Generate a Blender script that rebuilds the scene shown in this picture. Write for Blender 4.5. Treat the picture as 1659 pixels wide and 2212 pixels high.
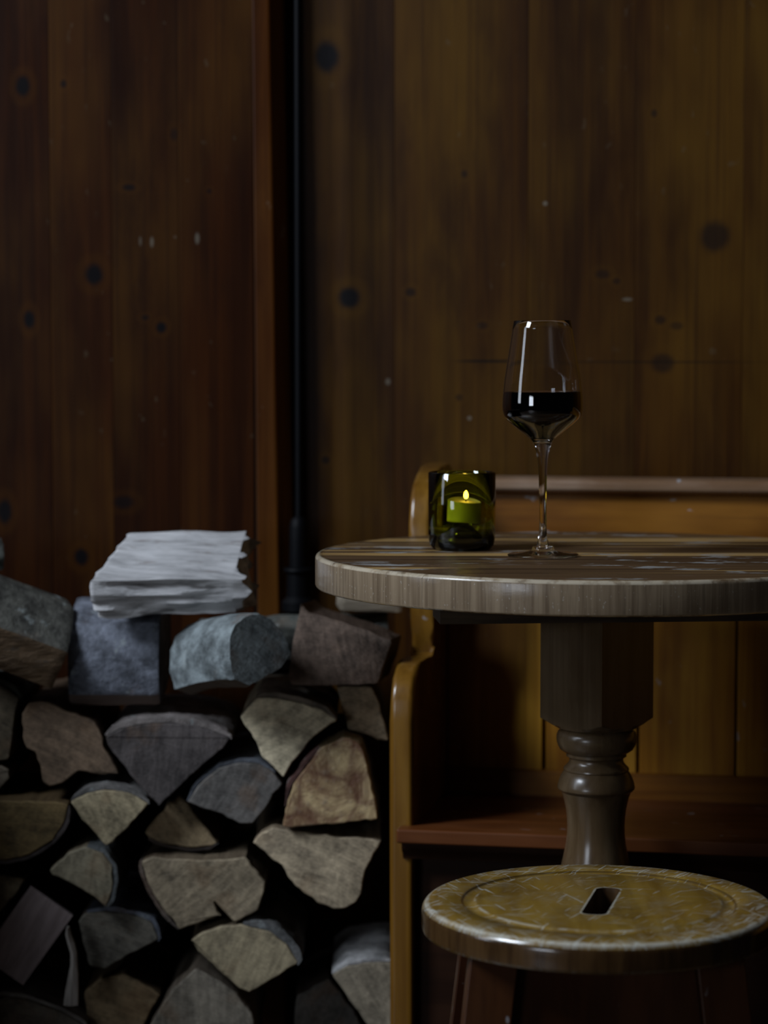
import bpy, bmesh, math, random
from mathutils import Vector, Matrix, noise

random.seed(7)
scene = bpy.context.scene
for o in list(bpy.data.objects):
    bpy.data.objects.remove(o)
COL = scene.collection

# ------------------------------------------------------------------ camera
FPX = 5223.0                    # 85 mm on a 36 mm tall frame, image 1659 x 2212
CAMZ = 0.965
PITCH = math.radians(4.03)
cam_data = bpy.data.cameras.new('camera')
cam_data.sensor_fit = 'VERTICAL'
cam_data.sensor_height = 36.0
cam_data.sensor_width = 27.0
cam_data.lens = 85.0
cam_data.clip_start = 0.05
cam_data.dof.use_dof = True
cam_data.dof.focus_distance = 2.40
cam_data.dof.aperture_fstop = 4.0
cam = bpy.data.objects.new('camera', cam_data)
cam.location = (0, 0, CAMZ)
cam.rotation_euler = (math.radians(90) - PITCH, 0, 0)
COL.objects.link(cam)
scene.camera = cam

# ------------------------------------------------------------------ world, window light, exposure
world = bpy.data.worlds.new('world')
scene.world = world
world.use_nodes = True
world.node_tree.nodes['Background'].inputs[0].default_value = (0.80, 0.78, 0.82, 1)
world.node_tree.nodes['Background'].inputs[1].default_value = 0.005

def area_light(name, loc, target, sx, sy, power, color):
    l = bpy.data.lights.new(name, 'AREA')
    l.shape = 'RECTANGLE'
    l.size = sx
    l.size_y = sy
    l.energy = power
    l.color = color
    o = bpy.data.objects.new(name, l)
    o.location = loc
    d = Vector(target) - Vector(loc)
    o.rotation_euler = d.to_track_quat('-Z', 'Y').to_euler()
    COL.objects.link(o)
    return o

area_light('window_light_side', (-2.15, 1.45, 2.55), (0.1, 2.65, 0.70), 0.80, 0.95, 80, (0.78, 0.87, 1.0))
area_light('window_light_low', (-2.33, 1.80, 1.50), (0.17, 2.52, 0.95), 0.42, 1.20, 6.5, (0.80, 0.88, 1.0))
area_light('window_light_rear', (-3.0, -1.75, 1.10), (0.2, 2.8, 0.60), 1.1, 0.8, 23, (0.80, 0.88, 1.0))

scene.view_settings.view_transform = 'Standard'
scene.view_settings.look = 'None'
scene.view_settings.exposure = 0.0
scene.view_settings.gamma = 1.0
scene.view_settings.use_curve_mapping = False
scene.cycles.use_denoising = True
scene.cycles.max_bounces = 16
scene.cycles.transmission_bounces = 14
scene.cycles.transparent_max_bounces = 14
scene.cycles.blur_glossy = 0.3

# ------------------------------------------------------------------ helpers
def P(u, v, Y):
    """world point at world depth Y seen at photo pixel (u, v)"""
    x = (u - 829.5) / FPX
    w = (v - 1106.0) / FPX
    d = Vector((x, math.cos(PITCH) - w * math.sin(PITCH), -math.sin(PITCH) - w * math.cos(PITCH)))
    return Vector((0, 0, CAMZ)) + d * (Y / d.y)

def zof(v, Y):
    return P(829.5, v, Y).z

def tag(o, label=None, cat=None, group=None, kind=None):
    if label: o['label'] = label
    if cat: o['category'] = cat
    if group: o['group'] = group
    if kind: o['kind'] = kind
    return o

def empty(name, loc, rz=0.0):
    o = bpy.data.objects.new(name, None)
    o.location = loc
    o.rotation_euler = (0, 0, rz)
    o.empty_display_size = 0.05
    COL.objects.link(o)
    return o

def obj(name, verts, faces, mat, parent=None, loc=(0, 0, 0), smooth=30, mats=None, fmat=None):
    me = bpy.data.meshes.new(name)
    me.from_pydata([tuple(v) for v in verts], [], faces)
    return finish(name, me, mat, parent, loc, smooth, mats, fmat)

def finish(name, me, mat, parent=None, loc=(0, 0, 0), smooth=30, mats=None, fmat=None):
    for m in (mats or [mat]):
        me.materials.append(m)
    if fmat:
        me.polygons.foreach_set('material_index', fmat)
    bm = bmesh.new(); bm.from_mesh(me)
    bmesh.ops.recalc_face_normals(bm, faces=bm.faces)
    bm.to_mesh(me); bm.free()
    if smooth:
        me.polygons.foreach_set('use_smooth', [True] * len(me.polygons))
        me.set_sharp_from_angle(angle=math.radians(smooth))
    me.update()
    o = bpy.data.objects.new(name, me)
    o.location = loc
    if parent: o.parent = parent
    COL.objects.link(o)
    return o

def bm_obj(name, bm, mat, parent=None, loc=(0, 0, 0), smooth=50):
    me = bpy.data.meshes.new(name)
    bm.to_mesh(me); bm.free()
    o = finish(name, me, mat, parent, loc, smooth)
    w = o.modifiers.new('weighted_normal', 'WEIGHTED_NORMAL'); w.keep_sharp = True; w.weight = 100
    return o

def box(name, x0, x1, y0, y1, z0, z1, mat, parent=None, bevel=0.0, seg=2, loc=(0, 0, 0)):
    bm = bmesh.new()
    vs = [bm.verts.new((x, y, z)) for x in (x0, x1) for y in (y0, y1) for z in (z0, z1)]
    for f in ((0, 1, 3, 2), (4, 6, 7, 5), (0, 4, 5, 1), (2, 3, 7, 6), (0, 2, 6, 4), (1, 5, 7, 3)):
        bm.faces.new([vs[i] for i in f])
    if bevel:
        bmesh.ops.bevel(bm, geom=list(bm.edges), offset=bevel, segments=seg, affect='EDGES', profile=0.5)
    return bm_obj(name, bm, mat, parent, loc)

def hexa(name, corners, mat, parent=None, bevel=0.0, seg=2, loc=(0, 0, 0)):
    """box from 8 corners: bottom four then top four, each going round"""
    bm = bmesh.new()
    vs = [bm.verts.new(c) for c in corners]
    for f in ((3, 2, 1, 0), (4, 5, 6, 7), (0, 1, 5, 4), (1, 2, 6, 5), (2, 3, 7, 6), (3, 0, 4, 7)):
        bm.faces.new([vs[i] for i in f])
    if bevel:
        bmesh.ops.bevel(bm, geom=list(bm.edges), offset=bevel, segments=seg, affect='EDGES', profile=0.5)
    return bm_obj(name, bm, mat, parent, loc)

def extrude_poly(name, pts, axis, a0, a1, mat, parent=None, bevel=0.0, seg=3, loc=(0, 0, 0)):
    """2D polygon extruded along axis: 'x' -> pts are (y,z); 'z' -> (x,y); 'y' -> (x,z)"""
    bm = bmesh.new()
    def mk(p, a):
        if axis == 'x': return (a, p[0], p[1])
        if axis == 'z': return (p[0], p[1], a)
        return (p[0], a, p[1])
    A = [bm.verts.new(mk(p, a0)) for p in pts]
    B = [bm.verts.new(mk(p, a1)) for p in pts]
    fa = bm.faces.new(A); fb = bm.faces.new(B[::-1])
    n = len(pts)
    for i in range(n):
        bm.faces.new((A[i], B[i], B[(i + 1) % n], A[(i + 1) % n]))
    if bevel:
        es = set(fa.edges) | set(fb.edges)
        bmesh.ops.bevel(bm, geom=list(es), offset=bevel, segments=seg, affect='EDGES', profile=0.5)
    return bm_obj(name, bm, mat, parent, loc)

def lathe(name, prof, mat, parent=None, seg=64, loc=(0, 0, 0), smooth=35, closed=False, rfun=None):
    """prof: list of (r, z). r == 0 ends are closed to a point. rfun(r, z, ang) -> r"""
    verts, faces, rings = [], [], []
    for r, z in prof:
        if r < 1e-7:
            rings.append([len(verts)]); verts.append((0, 0, z)); continue
        ring = []
        for i in range(seg):
            a = 2 * math.pi * i / seg
            rr = rfun(r, z, a) if rfun else r
            ring.append(len(verts)); verts.append((rr * math.cos(a), rr * math.sin(a), z))
        rings.append(ring)
    pairs = list(zip(rings[:-1], rings[1:]))
    if closed: pairs.append((rings[-1], rings[0]))
    for A, B in pairs:
        if len(A) == 1 and len(B) == 1: continue
        for i in range(seg):
            j = (i + 1) % seg
            if len(A) == 1: faces.append((A[0], B[i], B[j]))
            elif len(B) == 1: faces.append((A[i], A[j], B[0]))
            else: faces.append((A[i], A[j], B[j], B[i]))
    return obj(name, verts, faces, mat, parent, loc, smooth)

# ------------------------------------------------------------------ shader helpers
class Nodes:
    def __init__(self, name):
        self.m = bpy.data.materials.new(name)
        self.m.use_nodes = True
        self.t = self.m.node_tree
        self.bsdf = self.t.nodes['Principled BSDF']
    def n(self, kind, **kw):
        x = self.t.nodes.new(kind)
        for k, v in kw.items(): setattr(x, k, v)
        return x
    def put(self, sock, val):
        if isinstance(val, bpy.types.NodeSocket): self.t.links.new(val, sock)
        elif isinstance(val, (tuple, list)) and len(val) == 3 and sock.type == 'RGBA': sock.default_value = (*val, 1)
        else: sock.default_value = val
    def math(self, op, a, b=0.0, c=None, clamp=False):
        x = self.n('ShaderNodeMath', operation=op, use_clamp=clamp)
        self.put(x.inputs[0], a); self.put(x.inputs[1], b)
        if c is not None: self.put(x.inputs[2], c)
        return x.outputs[0]
    def mix(self, f, a, b, blend='MIX'):
        x = self.n('ShaderNodeMix', data_type='RGBA', blend_type=blend)
        self.put(x.inputs[0], f); self.put(x.inputs[6], a); self.put(x.inputs[7], b)
        return x.outputs[2]
    def ramp(self, f, lo, hi, a=0.0, b=1.0):
        x = self.n('ShaderNodeMapRange', interpolation_type='SMOOTHSTEP')
        self.put(x.inputs[0], f); x.inputs[1].default_value = lo; x.inputs[2].default_value = hi
        x.inputs[3].default_value = a; x.inputs[4].default_value = b
        return x.outputs[0]
    def coord(self, kind='Object'):
        if kind == 'World': return self.n('ShaderNodeNewGeometry').outputs['Position']
        return self.n('ShaderNodeTexCoord').outputs[kind]
    def map(self, vec, scale=(1, 1, 1), loc=(0, 0, 0), rot=(0, 0, 0)):
        x = self.n('ShaderNodeMapping')
        self.put(x.inputs[0], vec)
        x.inputs[1].default_value = loc; x.inputs[2].default_value = rot; x.inputs[3].default_value = scale
        return x.outputs[0]
    def noise(self, vec, scale=1.0, detail=4.0, rough=0.55, dist=0.0):
        x = self.n('ShaderNodeTexNoise')
        self.put(x.inputs['Vector'], vec)
        x.inputs['Scale'].default_value = scale; x.inputs['Detail'].default_value = detail
        x.inputs['Roughness'].default_value = rough; x.inputs['Distortion'].default_value = dist
        return x.outputs[0]
    def rand_offset(self, vec, amount=10.0):
        oi = self.n('ShaderNodeObjectInfo')
        c = self.n('ShaderNodeCombineXYZ')
        r = self.math('MULTIPLY', oi.outputs['Random'], amount)
        for i in range(3): self.put(c.inputs[i], self.math('MULTIPLY', r, 1.0 + 0.37 * i))
        a = self.n('ShaderNodeVectorMath', operation='ADD')
        self.put(a.inputs[0], vec); self.put(a.inputs[1], c.outputs[0])
        return a.outputs[0]
    def xyz(self, vec):
        s = self.n('ShaderNodeSeparateXYZ'); self.put(s.inputs[0], vec); return s.outputs
    def bump(self, h, strength=0.3, dist=0.002):
        b = self.n('ShaderNodeBump')
        b.inputs['Strength'].default_value = strength; b.inputs['Distance'].default_value = dist
        self.put(b.inputs['Height'], h)
        self.put(self.bsdf.inputs['Normal'], b.outputs[0])
    def out(self, col=None, rough=None, **kw):
        if col is not None: self.put(self.bsdf.inputs['Base Color'], col)
        if rough is not None: self.put(self.bsdf.inputs['Roughness'], rough)
        for k, v in kw.items(): self.put(self.bsdf.inputs[k.replace('_', ' ')], v)
        return self.m

def stretch(axis, across, along):
    return {'x': (along, across, across), 'y': (across, along, across), 'z': (across, across, along)}[axis]

def varnished(name, dark, mid, light, axis='z', coords='Object', across=28.0, along=1.6, rough=0.32, coat=0.0,
              knots=(), spots=0.0, spot_col=(0.45, 0.47, 0.5), rand=True, bumpy=0.25, blotch=3.0, tint=0.35, marks=(), spec=0.45):
    N = Nodes(name)
    c = N.coord(coords)
    cr = N.rand_offset(c) if rand else c
    g1 = N.noise(N.map(cr, stretch(axis, across, along)), 1.0, 6, 0.62, 0.6)
    g2 = N.noise(N.map(cr, stretch(axis, across * 4.5, along * 1.5)), 1.0, 3, 0.6)
    bl = N.noise(N.map(cr, stretch(axis, blotch * 1.6, blotch * 0.55)), 1.0, 4, 0.6)
    col = N.mix(N.ramp(g1, 0.33, 0.68), dark, mid)
    col = N.mix(N.ramp(bl, 0.42, 0.72), col, light)
    col = N.mix(N.math('MULTIPLY', N.ramp(g2, 0.45, 0.7), 0.45), col, dark)
    big = N.noise(N.map(cr, stretch(axis, 9.0, 3.0)), 1.0, 5, 0.7)
    col = N.mix(N.math('MULTIPLY', N.ramp(big, 0.52, 0.72), 0.55), col, dark)
    if rand:
        oi = N.n('ShaderNodeObjectInfo')
        k = N.math('MULTIPLY_ADD', oi.outputs['Random'], tint, 1.0 - tint / 2)
        x = N.n('ShaderNodeCombineColor')
        for i in range(3): N.put(x.inputs[i], k)
        col = N.mix(1.0, col, x.outputs[0], 'MULTIPLY')
    for (kx, kz, rx, rz, s) in knots:          # world x, z of a knot on a flat wall
        q = N.xyz(N.coord('World'))
        wob = N.math('MULTIPLY', N.noise(N.coord('World'), 60.0, 2), 0.35)
        dx = N.math('DIVIDE', N.math('SUBTRACT', q[0], kx), rx)
        dz = N.math('DIVIDE', N.math('SUBTRACT', q[2], kz), rz)
        d = N.math('SQRT', N.math('ADD', N.math('MULTIPLY', dx, dx), N.math('MULTIPLY', dz, dz)))
        d = N.math('ADD', d, wob)
        col = N.mix(N.math('MULTIPLY', N.ramp(d, 0.75, 1.45, 1, 0), s), col, (0.004, 0.003, 0.0035))
        halo = N.math('MULTIPLY', N.ramp(N.math('ABSOLUTE', N.math('SUBTRACT', d, 1.7)), 0.0, 0.9, 1, 0), 0.22 * s)
        col = N.mix(halo, col, light)
    for (kx, kz, rx, rz, mc, s) in marks:
        q = N.xyz(N.coord('World'))
        dx = N.math('DIVIDE', N.math('SUBTRACT', q[0], kx), rx)
        dz = N.math('DIVIDE', N.math('SUBTRACT', q[2], kz), rz)
        d = N.math('SQRT', N.math('ADD', N.math('MULTIPLY', dx, dx), N.math('MULTIPLY', dz, dz)))
        col = N.mix(N.math('MULTIPLY', N.ramp(d, 0.6, 1.2, 1, 0), s), col, mc)
    if spots:
        sp = N.noise(N.map(cr, stretch(axis, 70, 40)), 1.0, 2, 0.5)
        gate = N.noise(cr, 9.0, 2, 0.5)
        m = N.math('MULTIPLY', N.ramp(sp, 0.69, 0.73), N.ramp(gate, 0.45, 0.6))
        col = N.mix(N.math('MULTIPLY', m, spots), col, spot_col)
    ro = N.math('ADD', N.math('MULTIPLY', N.ramp(bl, 0.3, 0.7), 0.14), rough - 0.07)
    N.bump(N.math('ADD', N.math('MULTIPLY', g1, 0.6), N.math('MULTIPLY', g2, 0.4)), bumpy, 0.0012)
    return N.out(col, ro, Coat_Weight=coat, Coat_Roughness=0.18, Specular_IOR_Level=spec)

# ------------------------------------------------------------------ materials
M = {}
def knot(u, v, Y, ru, rv, s=1.0):
    p = P(u, v, Y)
    return (p.x, p.z, ru * Y / FPX, rv * Y / FPX, s)

YL = 3.05          # wall_left plane
KL = [knot(50, 186, YL, 15, 22), knot(137, 181, YL, 7, 9, .8), knot(203, 593, YL, 20, 23), knot(63, 690, YL, 12, 20),
      knot(348, 707, YL, 11, 12), knot(314, 686, YL, 9, 6, .7), knot(278, 405, YL, 14, 7, .8), knot(452, 413, YL, 6, 6, .6),
      knot(176, 1203, YL, 15, 19), knot(10, 1105, YL, 15, 26), knot(268, 1085, YL, 22, 14, .7), knot(376, 290, YL, 8, 14, .5)]
KB = [knot(705, 120, 3.07, 27, 35), knot(754, 643, 3.07, 24, 23), knot(703, 995, 3.07, 9, 9, .7),
      knot(1563, 505, 2.92, 34, 36, .7), knot(1445, 785, 2.94, 26, 22, .6), knot(1440, 690, 2.94, 12, 10, .6),
      knot(888, 630, 3.04, 11, 10, .7), knot(1005, 372, 3.02, 7, 9, .6), knot(1310, 590, 2.97, 16, 10, .5),
      knot(1340, 605, 2.97, 9, 7, .5), knot(1045, 703, 3.01, 12, 8, .5), knot(993, 860, 3.02, 9, 8, .5),
      knot(1425, 235, 2.95, 7, 9, .6), knot(1478, 703, 2.93, 15, 9, .5)]
pm = lambda u, v, Y, ru, rv, s: (*knot(u, v, Y, ru, rv)[:4], (0.20, 0.18, 0.14), s)
ML = [pm(303, 521, YL, 3, 11, .3), pm(328, 523, YL, 4, 12, .42), pm(426, 515, YL, 5, 13, .42), pm(378, 512, YL, 3, 3, .25),
      pm(580, 500, YL, 4, 8, .5), pm(578, 637, YL, 5, 4, .5)]
MB = [pm(1183, 435, 2.99, 5, 5, .6), pm(1016, 905, 3.02, 5, 5, .5), pm(1365, 645, 2.96, 12, 4, .4), pm(838, 825, 3.05, 6, 8, .35)]
# the crack running along the back wall
MB.append((*knot(1060, 781, 3.0, 78, 3)[:4], (0.004, 0.003, 0.002), .95))
MB.append((*knot(1420, 783, 2.95, 260, 2)[:4], (0.006, 0.004, 0.002), .7))

M['wall_left'] = varnished('pine_wall_left', (0.015, 0.0035, 0.0005), (0.041, 0.0105, 0.0012), (0.062, 0.0225, 0.0019),
                           knots=KL, marks=ML, rough=0.5, spec=0.10, spots=0.25, spot_col=(0.1, 0.08, 0.05), tint=0.5)
M['wall_back'] = varnished('pine_wall_back', (0.019, 0.0055, 0.0006), (0.053, 0.0190, 0.0015), (0.082, 0.0365, 0.0025),
                           knots=KB, marks=MB, rough=0.5, spec=0.10, spots=0.2, spot_col=(0.1, 0.08, 0.05), tint=0.3)
M['trim'] = varnished('pine_trim', (0.034, 0.009, 0.0012), (0.078, 0.023, 0.0025), (0.105, 0.038, 0.0035), rough=0.45, spec=0.15,
                      spots=0.5, spot_col=(0.16, 0.12, 0.08))
M['recess'] = varnished('pine_recess_shaded', (0.010, 0.003, 0.0010), (0.020, 0.006, 0.002), (0.026, 0.008, 0.002), rough=0.6)  # darker pine: the shade of the recess is put into the colour
M['bench_panel'] = varnished('bench_end_wood', (0.115, 0.048, 0.006), (0.21, 0.096, 0.011), (0.27, 0.135, 0.018),
                             rough=0.24, coat=0.5, spots=0.7, bumpy=0.12, blotch=6, tint=0.1)
M['bench_board'] = varnished('bench_board_wood', (0.20, 0.070, 0.006), (0.38, 0.165, 0.013), (0.46, 0.23, 0.020),
                             rough=0.42, coat=0.0, spec=0.2, spots=0.4, bumpy=0.15, blotch=5, tint=0.3)
M['bench_rail'] = varnished('bench_rail_wood', (0.13, 0.042, 0.004), (0.24, 0.090, 0.009), (0.31, 0.125, 0.014), axis='x',
                            rough=0.40, coat=0.0, spec=0.25, spots=0.8, bumpy=0.15, blotch=5, tint=0.1)
M['bench_cap'] = varnished('bench_cap_wood', (0.17, 0.09, 0.045), (0.30, 0.19, 0.115), (0.42, 0.31, 0.23), axis='x',
                           rough=0.33, spots=0.8, bumpy=0.2, blotch=8, tint=0.1)
M['bench_seat'] = varnished('bench_seat_wood', (0.075, 0.021, 0.005), (0.14, 0.042, 0.010), (0.19, 0.065, 0.02), axis='x',
                            rough=0.38, coat=0.0, spec=0.3, spots=0.9, bumpy=0.15, blotch=5, tint=0.1)
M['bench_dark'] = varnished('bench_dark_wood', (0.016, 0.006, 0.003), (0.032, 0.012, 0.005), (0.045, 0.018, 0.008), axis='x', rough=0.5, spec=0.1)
M['pedestal'] = varnished('table_pedestal_wood', (0.062, 0.036, 0.016), (0.105, 0.066, 0.032), (0.145, 0.098, 0.052),
                          rough=0.26, coat=0.35, bumpy=0.12, blotch=7, across=40, tint=0.05)
M['stool_leg'] = varnished('stool_leg_wood', (0.028, 0.008, 0.0025), (0.052, 0.016, 0.004), (0.07, 0.024, 0.006),
                           rough=0.33, spots=0.4, bumpy=0.12, tint=0.15)
M['floor'] = varnished('floor_wood', (0.02, 0.011, 0.006), (0.045, 0.026, 0.013), (0.06, 0.036, 0.018), axis='x', rough=0.5)

def iron():
    N = Nodes('black_iron')
    n = N.noise(N.coord(), 60, 3)
    N.bump(n, 0.15, 0.001)
    return N.out((0.002, 0.0022, 0.003), 0.55, Specular_IOR_Level=0.10)
M['iron'] = iron()

def plaster():
    N = Nodes('dark_partition')
    n = N.noise(N.coord(), 12, 4)
    return N.out(N.mix(n, (0.02, 0.011, 0.006), (0.035, 0.02, 0.01)), 0.8)
M['partition'] = plaster()

# --- table top: worn stained planks, grain along x, end grain streaks down the rim
def table_mat():
    N = Nodes('table_top_wood')
    c = N.rand_offset(N.coord())
    c0 = N.coord()
    nz = N.math('ABSOLUTE', N.xyz(N.n('ShaderNodeNewGeometry').outputs['True Normal'])[2])
    istop = N.ramp(nz, 0.35, 0.8)
    g = N.noise(N.map(c, (1.0, 24, 24)), 1, 5, 0.6, 0.35)
    g2 = N.noise(N.map(c, (2.2, 170, 170)), 1, 3, 0.6)
    top = N.mix(N.ramp(g, 0.36, 0.60), (0.042, 0.023, 0.011), (0.105, 0.060, 0.028))
    lines = N.noise(N.map(c, (0.5, 34, 34)), 1, 3, 0.55, 0.25)
    lm = N.math('MULTIPLY', N.ramp(lines, 0.53, 0.575), N.ramp(N.noise(N.map(c0, (2.5, 7, 7)), 1, 2), 0.36, 0.5))
    top = N.mix(N.math('MULTIPLY', lm, 0.9), top, (0.50, 0.31, 0.11))
    top = N.mix(N.math('MULTIPLY', N.ramp(g2, 0.5, 0.75), 0.5), top, (0.035, 0.02, 0.012))
    # worn pale patches and scratches
    pat = N.math('MULTIPLY', N.ramp(N.noise(N.map(c0, (11, 24, 24)), 1, 5, 0.7), 0.545, 0.61),
                 N.ramp(N.noise(N.map(c0, (3, 6, 6)), 1, 2), 0.44, 0.56))
    top = N.mix(N.math('MULTIPLY', pat, 0.8), top, (0.36, 0.37, 0.36))
    for ang, th in ((0.6, 0.735), (-0.9, 0.745)):
        s = N.noise(N.map(c0, (7, 150, 1), rot=(0, 0, ang)), 1, 2, 0.5)
        sm = N.math('MULTIPLY', N.ramp(s, th, th + 0.02), N.ramp(N.noise(c0, 7, 2), 0.48, 0.6))
        top = N.mix(N.math('MULTIPLY', sm, 0.7), top, (0.38, 0.40, 0.42))
    st = N.noise(N.map(c0, (110, 110, 3)), 1, 4, 0.65, 0.4)
    st2 = N.noise(N.map(c0, (360, 360, 14)), 1, 3, 0.6)
    side = N.mix(N.ramp(st, 0.25, 0.75), (0.125, 0.087, 0.054), (0.255, 0.192, 0.125))
    side = N.mix(N.math('MULTIPLY', N.ramp(st2, 0.5, 0.75), 0.4), side, (0.045, 0.031, 0.022))
    spk = N.ramp(N.noise(N.map(c0, (420, 420, 230)), 1, 1, 0.5), 0.70, 0.76)
    side = N.mix(N.math('MULTIPLY', spk, 0.5), side, (0.4, 0.37, 0.32))
    q = N.xyz(c0)
    rad = N.math('SQRT', N.math('ADD', N.math('MULTIPLY', q[0], q[0]), N.math('MULTIPLY', q[1], q[1])))
    rimw = N.math('MULTIPLY', N.ramp(rad, 0.2925, 0.2965), N.ramp(N.noise(N.map(c0, (40, 40, 40)), 1, 4, .7), 0.38, 0.6))
    top = N.mix(N.math('MULTIPLY', rimw, 0.7), top, (0.36, 0.27, 0.16))
    low = N.math('MULTIPLY', N.ramp(q[2], -0.0345, -0.030, 1, 0), 0.55)
    side = N.mix(low, side, (0.28, 0.21, 0.13))
    col = N.mix(istop, side, top)
    lip_wear_glint = N.math('MULTIPLY', N.math('MULTIPLY', N.ramp(rad, 0.2945, 0.2965), N.ramp(q[2], -0.0042, -0.0030)), N.ramp(N.noise(c0, 34, 4, 0.65), 0.34, 0.55))
    col = N.mix(N.math('MULTIPLY', lip_wear_glint, 0.8), col, (0.50, 0.43, 0.32))  # worn lip, with its highlight line also painted into the colour
    rough = N.math('SUBTRACT', N.math('ADD', N.math('MULTIPLY', g, 0.25), 0.27), N.math('MULTIPLY', N.ramp(rad, 0.290, 0.2945), 0.22))
    N.bump(N.math('ADD', N.math('MULTIPLY', g2, 0.5), N.math('MULTIPLY', st2, 0.3)), 0.22, 0.0012)
    return N.out(col, rough, Specular_IOR_Level=0.38)
M['table_top'] = table_mat()

SLOT_A = math.radians(-13.0)
def stool_mat():
    N = Nodes('stool_seat_wood')
    c = N.coord()
    q = N.xyz(c)
    rad = N.math('SQRT', N.math('ADD', N.math('MULTIPLY', q[0], q[0]), N.math('MULTIPLY', q[1], q[1])))
    nz = N.math('ABSOLUTE', N.xyz(N.n('ShaderNodeNewGeometry').outputs['True Normal'])[2])
    istop = N.ramp(nz, 0.3, 0.75)
    g = N.noise(N.map(c, (38, 5, 30), rot=(0, 0, SLOT_A)), 1, 5, 0.6, 0.4)
    bl = N.noise(N.map(c, (10, 10, 10)), 1, 4, 0.65)
    top = N.mix(N.ramp(g, 0.3, 0.7), (0.185, 0.103, 0.013), (0.30, 0.185, 0.030))
    top = N.mix(N.math('MULTIPLY', N.ramp(bl, 0.5, 0.72), 0.7), top, (0.088, 0.045, 0.009))
    # worn grey haze in the middle disc
    hz = N.math('MULTIPLY', N.ramp(N.noise(c, 26, 5, 0.7), 0.45, 0.72), 0.35)
    top = N.mix(hz, top, (0.25, 0.23, 0.17))
    edge = N.ramp(rad, 0.095, 0.158)
    for k, (ang, sx, sy, th) in enumerate(((0.5, 14, 260, .70), (-0.4, 16, 300, .71), (1.2, 16, 260, .70), (-1.1, 20, 280, .70), (0.1, 10, 240, .71), (2.2, 26, 320, .69))):
        d = N.noise(N.map(c, (5, 5, 5), loc=(k, 0, 0)), 1, 1)
        cc = N.n('ShaderNodeVectorMath', operation='ADD'); N.put(cc.inputs[0], N.map(c, (1, 1, 1), loc=(k * .31, k * .17, 0), rot=(0, 0, ang)))
        sc = N.n('ShaderNodeVectorMath', operation='SCALE'); N.put(sc.inputs[0], N.n('ShaderNodeTexNoise').outputs[1]); sc.inputs['Scale'].default_value = 0.0
        N.put(cc.inputs[1], sc.outputs[0])
        s = N.noise(N.map(cc.outputs[0], (sx, sy * 1.25, 1)), 1, 1, 0.5, 0.06)
        thr = N.math('SUBTRACT', s, N.math('MULTIPLY', edge, 0.045))
        s2 = N.math('ADD', s, N.math('MULTIPLY', edge, 0.05))
        sm = N.math('MULTIPLY', N.ramp(s2, th - 0.012, th + 0.02), N.ramp(d, 0.38, 0.54))
        top = N.mix(N.math('MULTIPLY', sm, 0.8), top, (0.50, 0.49, 0.42))
    blot = N.math('MULTIPLY', N.ramp(N.math('ADD', N.noise(N.map(c, (60, 90, 60)), 1, 5, 0.75), N.math('MULTIPLY', edge, 0.07)), 0.63, 0.70), 0.55)
    top = N.mix(blot, top, (0.46, 0.45, 0.39))
    rim = N.math('MULTIPLY', N.ramp(rad, 0.1525, 0.1555), N.ramp(rad, 0.1575, 0.1592, 1, 0))
    rim = N.math('MULTIPLY', rim, N.ramp(N.noise(c, 70, 4, 0.7), 0.30, 0.55))
    top = N.mix(N.math('MULTIPLY', rim, 0.6), top, (0.58, 0.57, 0.50))
    groove = N.math('MULTIPLY', N.ramp(N.math('ABSOLUTE', N.math('SUBTRACT', rad, 0.1115)), 0.0, 0.0022, 1, 0), N.ramp(N.noise(c, 35, 3, .6), 0.44, 0.58))
    top = N.mix(N.math('MULTIPLY', groove, 0.6), top, (0.48, 0.47, 0.40))
    grd = N.ramp(N.math('ABSOLUTE', N.math('SUBTRACT', rad, 0.1235)), 0.0, 0.0022, 1, 0)
    top = N.mix(N.math('MULTIPLY', grd, 0.75), top, (0.040, 0.020, 0.005))
    # worn lip of the hand slot
    sq = N.xyz(N.map(N.map(c, loc=(-0.003, 0, 0)), (1, 1, 1), rot=(0, 0, -SLOT_A)))
    qx = N.math('MAXIMUM', N.math('SUBTRACT', N.math('ABSOLUTE', sq[0]), 0.0035), 0.0)
    qy = N.math('MAXIMUM', N.math('SUBTRACT', N.math('ABSOLUTE', sq[1]), 0.046), 0.0)
    sd = N.math('SUBTRACT', N.math('SQRT', N.math('ADD', N.math('MULTIPLY', qx, qx), N.math('MULTIPLY', qy, qy))), 0.0075)
    lip = N.math('MULTIPLY', N.ramp(N.math('ABSOLUTE', N.math('SUBTRACT', sd, 0.0008)), 0.0006, 0.0018, 1, 0), N.ramp(N.noise(c, 90, 3, .6), 0.32, 0.5))
    top = N.mix(N.math('MULTIPLY', lip, 0.8), top, (0.52, 0.50, 0.42))
    sg = N.noise(N.map(c, (60, 60, 6)), 1, 4, 0.6)
    side = N.mix(N.ramp(sg, 0.35, 0.65), (0.030, 0.014, 0.005), (0.066, 0.034, 0.012))
    ch = N.ramp(N.noise(N.map(c, (70, 70, 45)), 1, 2, 0.5), 0.72, 0.76)
    side = N.mix(N.math('MULTIPLY', ch, 0.7), side, (0.42, 0.42, 0.44))
    col = N.mix(istop, side, top)
    rough = N.math('SUBTRACT', N.math('ADD', N.math('MULTIPLY', bl, 0.20), 0.26), N.math('MULTIPLY', N.ramp(rad, 0.1535, 0.156), 0.17))
    N.bump(N.noise(c, 180, 4, 0.6), 0.10, 0.001)
    return N.out(col, rough, Specular_IOR_Level=0.5, Coat_Weight=0.5, Coat_Roughness=0.14)
M['stool_seat'] = stool_mat()

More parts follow.
